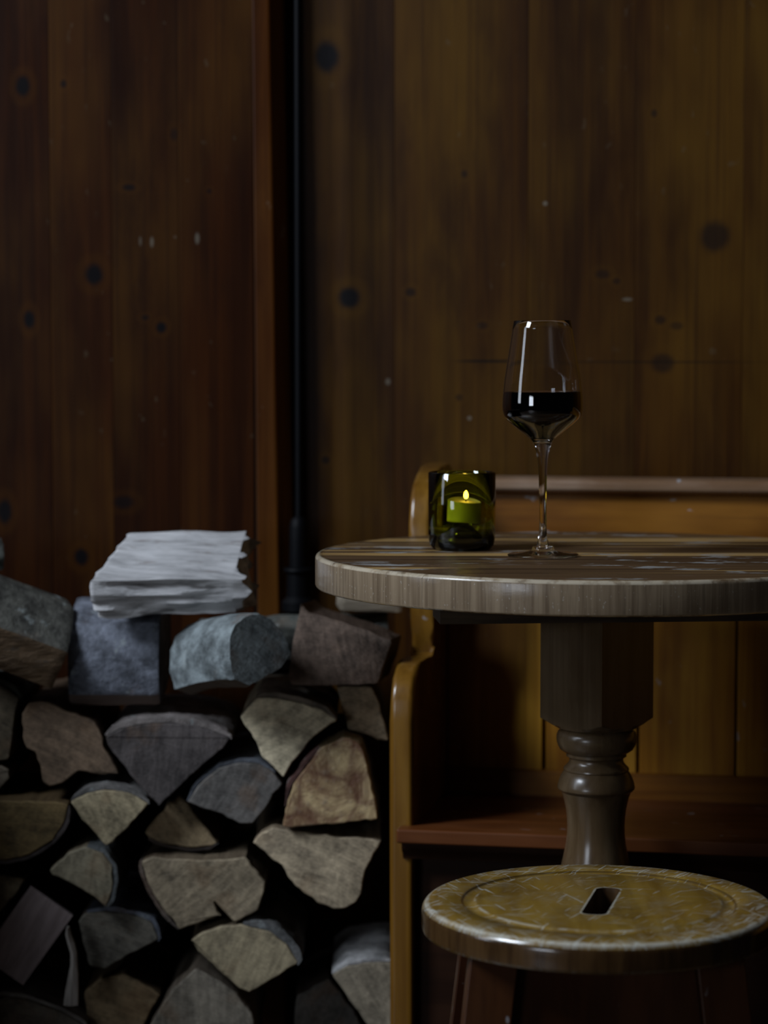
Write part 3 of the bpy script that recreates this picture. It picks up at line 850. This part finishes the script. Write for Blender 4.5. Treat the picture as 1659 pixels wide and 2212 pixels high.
inner2 = [p for p in inner if p[0] > 0.004] + [(0.0045, zb_in - 0.0004), (0.0, zb_in - 0.0012)]
rimr = outer[0][0] - 0.00035
profile = [(0.0, inner2[-1][1])] + inner2[::-1][1:] + [(rimr, outer[0][1] + 0.0004)] + outer
wg = lathe('wine_glass', profile, M['clear_glass'], None, 96, loc=(gx, gy, TZ + 0.0002), smooth=80)
wg.rotation_euler = (0, math.radians(-0.45), 0)
tag(wg, 'tall clear stemmed wine glass half filled, standing on the round table', 'wine glass')
# wine overlaps the inner wall a hair so that no air film shows
zw = zg(712)
wp = [(0.0, inner2[-1][1] + 0.0002)]
for r, z in inner2[::-1][1:]:
    if z < zw - 0.0012: wp.append((r - 0.00012, z + 0.0001))
def rin(z):
    pts = inner2
    for (r0, z0), (r1, z1) in zip(pts[:-1], pts[1:]):
        if z1 <= z <= z0: return r0 + (r1 - r0) * (z0 - z) / (z0 - z1)
    return pts[0][0]
wp += [(rin(zw) - 0.00012, zw), (rin(zw) - 0.0008, zw - 0.0005), (rin(zw) - 0.0025, zw - 0.0008), (0.0, zw - 0.0008)]
ww = lathe('red_wine', wp, M['wine'], None, 96, loc=(gx, gy, TZ + 0.0002), smooth=60)
ww.rotation_euler = (0, math.radians(-0.45), 0)
tag(ww, 'dark red wine filling the bowl of the stemmed glass', 'wine')

# ------------------------------------------------------------------ candle holder cut from a green bottle, tealight inside
CY = 2.61
cb = P(997.5, 1186, CY)
cr0 = 72.5 / 1993.0
ch = zof(1019.5, CY) - TZ
th = 0.0036
hp = [(0.0, 0.0225), (0.009, 0.0205), (0.018, 0.0120), (0.0250, 0.0025), (0.0285, 0.0002), (0.0315, 0.0008), (cr0 - 0.0018, 0.0050), (cr0 - 0.0006, 0.0105), (cr0, 0.018), (cr0, ch * 0.5), (cr0, ch - 0.0012), (cr0 - 0.0010, ch),
      (cr0 - th + 0.0008, ch), (cr0 - th, ch - 0.0010), (cr0 - th, ch * 0.5), (cr0 - th, 0.022), (cr0 - th - 0.001, 0.016), (cr0 - th - 0.004, 0.0105), (0.0265, 0.0085), (0.0215, 0.0150), (0.011, 0.0250), (0.0, 0.0275)]
hold = lathe('candle_holder', hp, M['bottle_glass'], None, 96, loc=(cb.x, CY, TZ + 0.0002), smooth=50)
tag(hold, 'green glass candle holder cut from a bottle on the round table', 'candle holder')
tz = TZ + 0.0285
wy = CY - 0.004
tl = empty('tealight', (P(1001, 1128, wy).x, wy, tz))
tl.rotation_euler = (math.radians(-3.0), math.radians(3.0), 0)
tag(tl, 'small lit white tealight inside the green candle holder', 'candle')
cw = 0.0182
zwax = zof(1088, wy) - tz
lathe('wax', [(0, 0.0006), (cw - 0.001, 0.0006), (cw, 0.0016), (cw, zwax - 0.0003), (cw - 0.0006, zwax), (cw - 0.0022, zwax - 0.0006), (0, zwax - 0.0008)], M['wax'], tl, 48)
fx = P(1004, 1075, wy).x - P(1001, 1128, wy).x
lathe('wick', [(0, zwax - 0.004), (0.0006, zwax - 0.004), (0.0006, zwax + 0.0028), (0, zwax + 0.003)], M['wick'], tl, 10, loc=(fx, -0.002, 0))
fp = [(0, zwax + 0.0016), (0.0012, zwax + 0.0019), (0.0022, zwax + 0.0028), (0.0026, zwax + 0.0040), (0.0024, zwax + 0.0054), (0.0017, zwax + 0.0067), (0.0008, zwax + 0.0077), (0, zwax + 0.0081)]
lathe('flame', fp, M['flame'], tl, 20, loc=(fx, -0.002, 0))

# ------------------------------------------------------------------ firewood
GROUP = 'split firewood logs in the stack'
def chaikin(pts, marks):
    out, om = [], []
    n = len(pts)
    for i in range(n):
        p, q = Vector(pts[i]), Vector(pts[(i + 1) % n])
        out += [tuple(p * .93 + q * .07), tuple(p * .07 + q * .93)]
        om += [marks[i], marks[i]]
    return out, om

def resample(pts, marks, step):
    out, om = [], []
    n = len(pts)
    for i in range(n):
        p, q = Vector(pts[i]), Vector(pts[(i + 1) % n])
        k = max(1, int((q - p).length / step))
        for j in range(k):
            out.append(p + (q - p) * j / k); om.append(marks[i])
    return out, om

def log(label, px, Y, L=0.22, drift=(0, 0), tilt=(0, 0), end=(0.36, 0.33, 0.27), side=None, bark=None, rough=0.0022, bump_seed=None, end_mat='end', taper=0.0):
    """split log lying front to back. px: outline of its sawn end in photo pixels; bark: (i0, i1, thickness, colour) edges i0..i1-1 carry bark"""
    n = len(px)
    marks = [False] * n
    if bark:
        i0, i1 = bark[0], bark[1]
        k = i0
        while k % n != i1 % n:
            marks[k % n] = True; k += 1
    w0 = [P(u, v, Y) for u, v in px]
    cx = sum(p.x for p in w0) / n; cz_ = sum(p.z for p in w0) / n
    zmin = min(p.z for p in w0)
    base = Vector((cx, Y, zmin))
    # keep the sawn end on one plane tilted by tilt = (dy/dx, dy/dz)
    w = []
    for (u, v), p in zip(px, w0):
        y = Y + tilt[0] * (p.x - cx) + tilt[1] * (p.z - cz_)
        p = P(u, v, y)
        y = Y + tilt[0] * (p.x - cx) + tilt[1] * (p.z - cz_)
        p = P(u, v, y)
        w.append((p.x - base.x, p.z - base.z))
    def ty(x, z): return tilt[0] * x + tilt[1] * (z + base.z - cz_)
    pts, mk = chaikin(w, marks)
    pts, mk = resample(pts, mk, 0.006)
    area = sum(pts[i].x * pts[(i + 1) % len(pts)].y - pts[(i + 1) % len(pts)].x * pts[i].y for i in range(len(pts)))
    if area < 0:
        pts.reverse(); mk.reverse(); mk = mk[1:] + mk[:1]
    m = len(pts)
    sd = Vector((random.random() * 50, random.random() * 50, random.random() * 50))
    nor = []
    for i in range(m):
        d = pts[(i + 1) % m] - pts[i - 1]
        nn = Vector((d.y, -d.x)); nn = nn.normalized() if nn.length > 0 else nn
        nor.append(nn)
    cen = sum(pts, Vector((0, 0))) / m
    NL = 12
    verts, faces, fm = [], [], []
    def ring(t, inset, amp):
        r = []
        for i in range(m):
            q = pts[i]
            h = noise.noise(Vector((q.x * 90, t * L * 9, q.y * 90)) + sd) * amp + noise.noise(Vector((q.x * 300, t * L * 25, q.y * 300)) + sd) * amp * 0.45
            pp = q + nor[i] * (h - inset)
            pp = cen + (pp - cen) * (1 - taper * t)
            x = pp.x + drift[0] * t * L; z = pp.y + drift[1] * t * L
            r.append(len(verts)); verts.append((x, ty(pp.x, pp.y) + t * L, z))
        return r
    rings = [ring(0.0, 0.0016, rough * 0.6), ring(0.008, 0.0002, rough * 0.8)]
    for k in range(1, NL + 1): rings.append(ring(k / NL, 0.0, rough))
    faces.append(tuple(rings[0])); fm.append(0)
    for k, (A, B) in enumerate(zip(rings[:-1], rings[1:])):
        for i in range(m):
            j = (i + 1) % m
            faces.append((A[i], A[j], B[j], B[i])); fm.append(0 if k == 0 else 1)
    faces.append(tuple(rings[-1][::-1])); fm.append(0)
    o = obj('firewood_log', verts, faces, None, None, base, 38, mats=[M[end_mat], M['side']], fmat=fm)
    o.color = (end[0] * 1.06, end[1], end[2] * 0.86, 1)
    tag(o, label, 'log', GROUP)
    if bark:
        th_, bc = bark[2], bark[3]
        idx = [i for i in range(m) if mk[i]]
        # contiguous run
        start = next((i for i in idx if not mk[i - 1]), idx[0])
        run = [start]
        while mk[(run[-1] + 1) % m] and (run[-1] + 1) % m != start: run.append((run[-1] + 1) % m)
        run.append((run[-1] + 1) % m)
        bv, bf = [], []
        K = len(run)
        def brow(t, off, amp):
            r = []
            for s, i in enumerate(run):
                e = min(1.0, min(s, K - 1 - s) / 2.0)
                q = pts[i]
                h = noise.noise(Vector((q.x * 60, t * L * 45, q.y * 60)) + sd) * amp + noise.noise(Vector((q.x * 190, t * L * 150, q.y * 190)) + sd) * amp * 0.6
                pp = q + nor[i] * (off * (0.35 + 0.65 * e) + h * e)
                pp = cen + (pp - cen) * (1 - taper * t)
                r.append(len(bv)); bv.append((pp.x + drift[0] * t * L, ty(pp.x, pp.y) + t * L, pp.y + drift[1] * t * L))
            return r
        NB = 22
        rows_o = [brow(0.004 + 0.985 * k / NB, th_, th_ * 0.45) for k in range(NB + 1)]
        rows_i = [brow(0.004, 0.0004, 0), brow(0.989, 0.0004, 0)]
        for A, B in zip(rows_o[:-1], rows_o[1:]):
            for s in range(K - 1): bf.append((A[s], A[s + 1], B[s + 1], B[s]))
        A, B = rows_i[0], rows_o[0]
        for s in range(K - 1): bf.append((A[s], A[s + 1], B[s + 1], B[s]))
        A, B = rows_i[1], rows_o[-1]
        for s in range(K - 1): bf.append((A[s + 1], A[s], B[s], B[s + 1]))
        b = obj('bark', bv, bf, M['bark'], o, (0, 0, 0), 50)
        b.color = (*bc, 1)
    return o

GREY = (0.13, 0.135, 0.145); BROWNB = (0.13, 0.085, 0.06); BLUE = (0.13, 0.145, 0.18); MOSS = (0.12, 0.135, 0.115)

# upper right, beside the bench end
log('dark brown sawn block with slanting top beside the curved bench end', [(650, 1303), (668, 1323), (720, 1338), (790, 1361), (845, 1386), (832, 1432), (815, 1477), (720, 1481), (630, 1480), (623, 1462), (632, 1390), (641, 1340)],
    2.77, 0.11, drift=(0.12, -0.06), end=(0.15, 0.112, 0.098), rough=0.0015)
log('cream wedge-shaped log with thin bark along its top', [(556, 1506), (535, 1528), (519, 1549), (528, 1566), (545, 1588), (566, 1632), (592, 1660), (613, 1680), (632, 1648), (666, 1606), (702, 1572), (727, 1556), (700, 1536), (650, 1517), (600, 1507)],
    2.77, 0.2, end=(0.66, 0.60, 0.47), bark=(11, 15, 0.0055, (0.19, 0.15, 0.11)))
log('narrow pale split stick standing on end grain next to the bench end', [(726, 1482), (806, 1484), (818, 1520), (832, 1570), (838, 1600), (812, 1596), (790, 1586), (752, 1574), (745, 1550), (735, 1515)],
    2.80, 0.18, end=(0.31, 0.255, 0.19), drift=(0.0, 0.0))
log('golden resinous wedge log with shiny wet tip', [(757, 1596), (776, 1604), (787, 1622), (797, 1670), (808, 1720), (818, 1769), (760, 1776), (700, 1781), (612, 1787), (616, 1745), (630, 1697), (660, 1655), (690, 1620), (722, 1600)],
    2.755, 0.2, end=(0.5, 0.4, 0.24), bark=(9, 12, 0.0045, (0.12, 0.055, 0.045)), end_mat='resin', rough=0.003)
log('broad pale wedge log with ragged lower right corner', [(546, 1822), (562, 1800), (590, 1789), (640, 1795), (720, 1806), (824, 1816), (808, 1842), (790, 1880), (783, 1905), (781, 1930), (770, 1950), (747, 1962), (720, 1964), (690, 1950), (632, 1910), (605, 1868)],
    2.765, 0.2, end=(0.47, 0.40, 0.31), rough=0.003)
log('blue-grey quarter log with pale frosted patches and dark bark rim', [(404, 1733), (428, 1694), (475, 1657), (520, 1647), (555, 1648), (592, 1668), (611, 1692), (592, 1714), (572, 1750), (546, 1780), (516, 1779), (480, 1759), (425, 1742)],
    2.775, 0.2, end=(0.145, 0.142, 0.15), bark=(0, 5, 0.004, (0.12, 0.13, 0.15)))
log('large dark half-round log with curved bark top in the middle of the stack', [(226, 1591), (262, 1573), (310, 1563), (365, 1561), (420, 1567), (465, 1580), (498, 1594), (484, 1615), (440, 1652), (400, 1688), (345, 1741), (328, 1728), (290, 1685), (255, 1640), (232, 1610)],
    2.77, 0.2, end=(0.088, 0.080, 0.088), bark=(0, 6, 0.006, (0.22, 0.19, 0.175)))
log('dull brown log with notched underside left of the dark half-round log', [(46, 1545), (62, 1520), (104, 1514), (136, 1534), (200, 1556), (217, 1575), (226, 1612), (262, 1676), (230, 1674), (200, 1671), (168, 1666), (150, 1680), (135, 1692), (106, 1699), (92, 1688), (86, 1652), (76, 1626), (60, 1618), (49, 1590)],
    2.785, 0.2, end=(0.16, 0.115, 0.085), rough=0.003)
log('small pale quarter log just below the large dark half-round one', [(152, 1731), (190, 1712), (230, 1705), (280, 1713), (321, 1735), (304, 1757), (275, 1789), (229, 1829), (208, 1806), (180, 1773)],
    2.765, 0.2, end=(0.36, 0.315, 0.225), bark=(0, 4, 0.0045, (0.16, 0.15, 0.14)))
log('half-round ochre log with flat top at the left edge of the picture', [(-95, 1732), (0, 1729), (60, 1731), (120, 1731), (148, 1738), (140, 1776), (112, 1818), (62, 1848), (10, 1860), (-50, 1850), (-85, 1800)],
    2.775, 0.2, end=(0.17, 0.125, 0.062), side=None, bark=(4, 9, 0.0045, (0.075, 0.06, 0.055)))
log('brown half-round log with curved underside in shade under the blue-grey quarter', [(312, 1798), (350, 1752), (388, 1716), (414, 1750), (438, 1780), (462, 1808), (472, 1820), (456, 1827), (418, 1832), (360, 1825), (322, 1810)],
    2.80, 0.18, end=(0.30, 0.235, 0.155), bark=(6, 10, 0.004, (0.07, 0.05, 0.04)))
log('grey quarter log with ribbed sawn end and bark on its side', [(108, 1880), (146, 1842), (185, 1830), (222, 1843), (243, 1872), (246, 1905), (239, 1940), (228, 1958), (190, 1930), (150, 1906), (114, 1890)],
    2.77, 0.2, end=(0.28, 0.26, 0.205), bark=(2, 7, 0.005, (0.13, 0.14, 0.14)))
log('wide log with a dark crack running up from its lower edge', [(306, 1862), (330, 1851), (380, 1856), (440, 1858), (500, 1856), (530, 1850), (545, 1872), (573, 1902), (570, 1930), (556, 1968), (505, 1992), (490, 1975), (462, 1946), (468, 1968), (478, 1978), (420, 1996), (388, 2008), (370, 1985), (345, 1955), (325, 1918), (312, 1888)],
    2.77, 0.2, end=(0.30, 0.255, 0.195), bark=(16, 21, 0.005, (0.14, 0.11, 0.09)))
log('bluish quarter log low on the left with pale bark patch', [(168, 1992), (185, 1972), (230, 1968), (290, 1976), (328, 1992), (343, 2030), (300, 2052), (225, 2093), (196, 2088), (178, 2035)],
    2.79, 0.2, end=(0.15, 0.145, 0.135), bark=(1, 5, 0.005, (0.15, 0.165, 0.20)))
log('light quarter log with thick grey bark low in the middle', [(410, 2031), (440, 2013), (480, 2001), (520, 1997), (580, 2011), (622, 2042), (643, 2080), (600, 2109), (540, 2143), (516, 2136), (470, 2094), (430, 2056)],
    2.77, 0.2, end=(0.36, 0.315, 0.23), bark=(3, 6, 0.009, (0.15, 0.15, 0.145)))
log('plain grey log cut by the lower edge of the picture', [(424, 2092), (470, 2118), (512, 2146), (545, 2190), (556, 2250), (420, 2290), (300, 2275), (335, 2195), (372, 2138), (400, 2115)],
    2.775, 0.2, end=(0.27, 0.25, 0.225))
log('shadowed brown log beside the dry splinter at the lower edge', [(182, 2140), (222, 2112), (262, 2102), (330, 2138), (346, 2150), (322, 2192), (296, 2245), (240, 2262), (200, 2250), (186, 2200)],
    2.80, 0.2, end=(0.25, 0.19, 0.12))
log('dark log with pale rim in the lower left corner', [(-70, 2168), (8, 2152), (60, 2158), (130, 2184), (185, 2216), (190, 2270), (60, 2310), (-70, 2290)],
    2.78, 0.2, end=(0.17, 0.155, 0.14), bark=(0, 4, 0.005, (0.26, 0.24, 0.21)))
log('striped log half hidden behind the foot of the bench end', [(716, 2106), (752, 2086), (800, 2079), (850, 2077), (852, 2140), (850, 2240), (805, 2228), (772, 2182)],
    2.80, 0.18, end=(0.27, 0.245, 0.205), bark=(0, 3, 0.004, (0.42, 0.41, 0.40)))
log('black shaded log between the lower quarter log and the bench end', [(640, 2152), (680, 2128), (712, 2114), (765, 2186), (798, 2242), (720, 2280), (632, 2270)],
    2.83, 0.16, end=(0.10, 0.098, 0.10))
log('small pale log end at the left edge beside the pinkish split log', [(-90, 1884), (0, 1889), (56, 1900), (30, 1936), (0, 1968), (-50, 2000), (-90, 1990)],
    2.79, 0.2, end=(0.26, 0.225, 0.165))
log('dark mossy log end at the left edge under the large bark log', [(-90, 1478), (0, 1476), (24, 1490), (42, 1506), (36, 1530), (30, 1580), (20, 1640), (-40, 1650), (-90, 1640)],
    2.80, 0.2, end=(0.115, 0.095, 0.07), bark=(0, 3, 0.006, MOSS))
log('small grey log tip at the left edge above the half-round ochre log', [(-90, 1662), (0, 1656), (20, 1662), (22, 1680), (0, 1708), (-50, 1716), (-90, 1710)],
    2.80, 0.18, end=(0.18, 0.155, 0.13))

def bar(label, section, start, axis, L, end=(0.4, 0.4, 0.4), face='grain_x', endm='end', name='firewood_log', amp=0.002, seg=28, jag=(0.0, 0.0), face_of=None, mats=None, bow=0.0, ledges=0.0, ledge_edges=(), skew=0.0, wave=0.0, skew2=0.0):
    """log lying across: section [(toward the back, up)] swept along axis from start. face_of(i) picks the slot of section edge i"""
    ax = Vector(axis).normalized()
    back = Vector((0, 0, 1)).cross(ax)
    if back.y < 0: back = -back
    back.normalize()
    up = ax.cross(back)
    if up.z < 0: up = -up
    pts, mk = resample([Vector(p) for p in section], list(range(len(section))), 0.004)
    m = len(pts)
    area = sum(pts[i].x * pts[(i + 1) % m].y - pts[(i + 1) % m].x * pts[i].y for i in range(m))
    nor = []
    for i in range(m):
        d = pts[(i + 1) % m] - pts[i - 1]
        nn = Vector((d.y, -d.x)) if area > 0 else Vector((-d.y, d.x))
        nor.append(nn.normalized())
    cen = sum(pts, Vector((0, 0))) / m
    st = Vector(start)
    base = st.copy()
    sd = Vector((random.random() * 50, random.random() * 50, random.random() * 50))
    verts, faces, fm = [], [], []
    rings = []
    for k in range(seg + 1):
        t = k / seg
        r = []
        ins = 0.0015 if k in (0, seg) else 0.0
        for i in range(m):
            q = pts[i]
            h = noise.noise(Vector((t * L * 12, q.x * 110, q.y * 110)) + sd) * amp + noise.noise(Vector((t * L * 30, q.x * 330, q.y * 330)) + sd) * amp * 0.6
            if ledges and mk[i] in ledge_edges: h += ledges * (abs(noise.noise(Vector((t * L * 7, q.x * 55, q.y * 75)) + sd)) - 0.25 + 0.35 * noise.noise(Vector((t * L * 16, q.x * 90, q.y * 260)) + sd))
            h += wave * noise.noise(Vector((t * L * 14, q.x * 16, q.y * 16)) + sd)
            pp = q + nor[i] * (h - ins)
            s = t * L - skew * pp.x * (1 - t) + skew2 * pp.x * t
            if k == seg and jag[1]: s += jag[1] * (noise.noise(Vector((q.x * 45, q.y * 60, 3)) + sd) + 0.55 * noise.noise(Vector((q.x * 150, q.y * 190, 3)) + sd))
            if k == 0 and jag[0]: s += jag[0] * noise.noise(Vector((q.x * 80, q.y * 80, 7)) + sd)
            pos = ax * s + back * pp.x + up * (pp.y + bow * math.sin(math.pi * t))
            r.append(len(verts)); verts.append(pos)
        rings.append(r)
    nslot = len(mats)
    faces.append(tuple(rings[0])); fm.append(nslot - 1)
    for A, B in zip(rings[:-1], rings[1:]):
        for i in range(m):
            j = (i + 1) % m
            faces.append((A[i], A[j], B[j], B[i])); fm.append(face_of(mk[i]) if face_of else 0)
    faces.append(tuple(rings[-1][::-1])); fm.append(nslot - 1)
    o = obj(name, verts, faces, None, None, base, 42, mats=mats, fmat=fm)
    o.color = (*end, 1)
    tag(o, label, 'log', GROUP)
    return o

# bleached split log on the very top: sloping upper face, fibrous lower face, ragged right end
p0 = P(196, 1336, 2.74); p1 = P(508, 1330, 2.76)
ax = p1 - p0
zA, zB = zof(1257, 2.735) - p0.z, zof(1154, 2.81) - p0.z
sec = [(0.014, 0.001), (0.007, zA * 0.35), (0.001, zA * 0.7), (-0.001, zA - 0.001), (0.004, zA + 0.001), (0.030, zA + (zB - zA) * 0.36), (0.055, zA + (zB - zA) * 0.74), (0.074, zB), (0.082, zB - 0.010), (0.085, 0.03), (0.080, 0.004), (0.04, 0.0)]
bar('bleached white split log lying on top of the stack', sec, p0 + Vector((0, 0, 0.001)), ax, ax.length, end=(0.64, 0.63, 0.63), mats=[M['bleached'], M['grain_x'], M['end']], face_of=lambda e: 1 if e in (0, 1, 2) else 0, amp=0.0006, ledges=0.016, ledge_edges=(0, 1, 2), jag=(0.005, 0.026), seg=60, skew=-0.60, wave=0.005, skew2=0.28)

# smooth grey-blue bark chunk under it
p0 = P(148, 1526, 2.785); p1 = P(343, 1526, 2.785)
z1 = zof(1502, 2.785) - p0.z; z2 = zof(1345, 2.80) - p0.z
sec = [(0.014, 0.0), (0.002, z1), (-0.004, z1 + 0.02), (-0.005, z1 + 0.045), (0.000, z2 - 0.015), (0.010, z2), (0.04, z2 + 0.012), (0.085, z2 + 0.022), (0.17, z2 + 0.012), (0.17, 0.020), (0.10, 0.004)]
bar('smooth blue-grey barked chunk under the bleached split log', sec, p0, p1 - p0, (p1 - p0).length, end=(0.185, 0.20, 0.24), mats=[M['bark_smooth'], M['grain_brown'], M['end']], amp=0.0012, seg=20,
    face_of=lambda e: 1 if e in (0, 9, 10) else 0)

# greenish round log with its sawn end turned to the right
ang = math.radians(54)
axis = Vector((math.cos(ang), -math.sin(ang), 0.20))
c1 = P(570, 1472, 2.69)                      # lowest point of the sawn end
Lr = 0.132
start = c1 - axis.normalized() * Lr
RS = 1.10
def roundsec(w, h):
    pts = []
    for k in range(19):
        a = math.radians(-38 + 256 * k / 18)
        pts.append((w * math.cos(a), h * 0.52 + h * 0.48 * math.sin(a)))
    return pts
sec = [(-0.036, 0.004), (-0.039, 0.026), (-0.036, 0.046), (-0.028, 0.060), (-0.014, 0.069), (0.004, 0.070), (0.018, 0.063), (0.029, 0.051), (0.036, 0.036), (0.036, 0.024), (0.024, 0.012), (0.004, 0.004), (-0.018, -0.004)]
sec = [(a * RS, b * RS) for a, b in sec]
bar('pale green barked round log with its sawn end turned to the right', sec, start, axis, Lr, end=(0.235, 0.27, 0.275), mats=[M['bark_smooth'], M['grain_brown'], M['end']], amp=0.0016, seg=22,
    face_of=lambda e: 1 if e in (10, 11, 12) else 0, bow=0.004)

# big log at the left: bark above, split face with long grain below
p0 = P(-120, 1405, 2.72); p1 = P(112, 1488, 2.76)
ax = p1 - p0
sec = [(0.0, 0.0), (-0.006, 0.022), (-0.008, 0.046), (0.004, 0.062), (0.020, 0.080), (0.045, 0.095), (0.08, 0.10), (0.11, 0.085), (0.11, 0.0)]
bar('large log with mossy grey bark and split lower face at the left edge', sec, p0, ax, ax.length, end=(0.115, 0.112, 0.095), mats=[M['bark_smooth'], M['grain_brown'], M['end']], amp=0.0022, seg=24,
    face_of=lambda e: 1 if e in (0, 1, 8) else 0)

# pinkish split log leaning diagonally
p0 = P(14, 2118, 2.745); p1 = P(126, 1902, 2.80)
ax = p1 - p0
w_, d_ = 0.052, 0.05
def lean(label, p0, p1, w, d, col, facem, amp=0.0012, w2=None):
    ax = (p1 - p0); L = ax.length; ax.normalize()
    right = ax.cross(Vector((0, 1, 0))).normalized()
    bk = right.cross(ax).normalized()
    if bk.y < 0: bk = -bk
    w2 = w2 or w
    verts, faces = [], []
    sd = Vector((random.random() * 40, random.random() * 40, 0))
    NL, NS = 22, 14
    ringsl = []
    per = []
    for s in range(NS + 1): per.append((-1 + 2 * s / NS, 0.0))
    for s in range(1, 8): per.append((1, s / 8))
    for s in range(NS + 1): per.append((1 - 2 * s / NS, 1.0))
    for s in range(1, 8): per.append((-1, 1 - s / 8))
    for k in range(NL + 1):
        t = k / NL
        r = []
        ww_ = w + (w2 - w) * t
        for a, b in per:
            h = noise.noise(Vector((a * ww_ * 110, t * L * 9, b * d * 110)) + sd) * amp * 1.6
            pos = ax * (t * L) + right * (a * ww_ / 2 + (h if b not in (0, 1) else 0)) + bk * (b * d + (h if b == 0 else 0))
            r.append(len(verts)); verts.append(pos)
        ringsl.append(r)
    n = len(per)
    faces.append(tuple(ringsl[0]))
    for A, B in zip(ringsl[:-1], ringsl[1:]):
        for i in range(n): faces.append((A[i], A[(i + 1) % n], B[(i + 1) % n], B[i]))
    faces.append(tuple(ringsl[-1][::-1]))
    o = obj('firewood_log', verts, faces, M[facem], None, p0, 40)
    o.color = (*col, 1)
    tag(o, label, 'log', GROUP)
    return o
def lean_grain():
    N = Nodes('firewood_leaning_grain')
    oi = N.n('ShaderNodeObjectInfo')
    c = N.map(N.coord(), rot=(0, math.radians(-27), 0))
    n1 = N.noise(N.map(c, (90, 90, 5)), 1, 5, 0.65, 0.2)
    n2 = N.noise(N.map(c, (300, 300, 14)), 1, 3, 0.6)
    k = N.math('ADD', N.math('MULTIPLY', N.ramp(n1, 0.3, 0.7), 0.35), N.math('MULTIPLY', n2, 0.3)); k = N.math('ADD', k, 0.5)
    x = N.n('ShaderNodeCombineColor')
    for i in range(3): N.put(x.inputs[i], k)
    col = N.mix(1.0, oi.outputs['Color'], x.outputs[0], 'MULTIPLY')
    N.bump(n1, 0.5, 0.003)
    return N.out(col, 0.8, Specular_IOR_Level=0.25)
M['grain_lean'] = lean_grain()
lean('pinkish split log leaning diagonally at the lower left', P(4, 2096, 2.765), P(112, 1946, 2.785), 0.060, 0.055, (0.40, 0.32, 0.31), 'grain_lean')

# dry splinter standing in front of the lower logs
def splinter():
    rows = [(137, 168, 2172), (141, 168, 2140), (147, 168, 2110), (152, 166, 2085), (152, 165, 2060), (146, 160, 2040), (141, 152, 2020), (143, 148, 2004)]
    p0 = P(152, 2172, 2.738)
    verts, faces = [], []
    for (a, b, v) in rows:
        y = 2.738 + (2172 - v) * 0.00008
        A, B = P(a, v, y), P(b, v, y)
        mid = (A + B) / 2
        for q in (A, mid + Vector((0, -0.003, 0)), B, B + Vector((0, 0.009, 0)), A + Vector((0, 0.010, 0))):
            verts.append(q - p0)
    n = 5
    for k in range(len(rows) - 1):
        for i in range(n): faces.append((k * n + i, k * n + (i + 1) % n, (k + 1) * n + (i + 1) % n, (k + 1) * n + i))
    faces.append(tuple(range(n))); faces.append(tuple(range((len(rows) - 1) * n, len(rows) * n))[::-1])
    o = obj('wood_splinter', verts, faces, M['grain_z'], None, p0, 30)
    o.color = (0.40, 0.36, 0.32, 1)
    tag(o, 'thin dry splinter of wood standing before the lower left logs', 'splinter')
splinter()

# rough bark log lying behind the dark brown block, pale split log above it
p0 = P(430, 1456, 2.925); p1 = P(842, 1438, 2.925)  # log lengthened leftwards to keep light out of the gap in the stack
sec = [(0.0, 0.0), (-0.008, 0.02), (-0.004, 0.042), (0.012, 0.058), (0.035, 0.064), (0.06, 0.050), (0.07, 0.02), (0.06, 0.0)]
bar('rough mossy barked log behind the dark brown block', sec, p0, p1 - p0, (p1 - p0).length, end=(0.11, 0.115, 0.10), mats=[M['bark'], M['end']], amp=0.006, seg=80)
p0 = P(735, 1318, 2.91); p1 = P(868, 1322, 2.92)
sec = [(0.0, 0.0), (-0.003, 0.012), (0.006, 0.024), (0.03, 0.028), (0.045, 0.018), (0.045, 0.0)]
bar('pale split stick under the table edge behind the stack', sec, p0, p1 - p0, (p1 - p0).length, end=(0.36, 0.30, 0.22), mats=[M['grain_x'], M['end']], amp=0.002, seg=24)
# dark barked log end peeking in at the left edge
p0 = P(-110, 1232, 2.82); p1 = P(8, 1230, 2.84)
sec = [(0.0, 0.0), (-0.006, 0.015), (0.0, 0.030), (0.02, 0.038), (0.045, 0.034), (0.05, 0.0)]
bar('dark greenish log tip at the left edge above the large mossy log', sec, p0, p1 - p0, (p1 - p0).length, end=(0.10, 0.105, 0.09), mats=[M['bark_smooth'], M['end']], amp=0.002, seg=18)
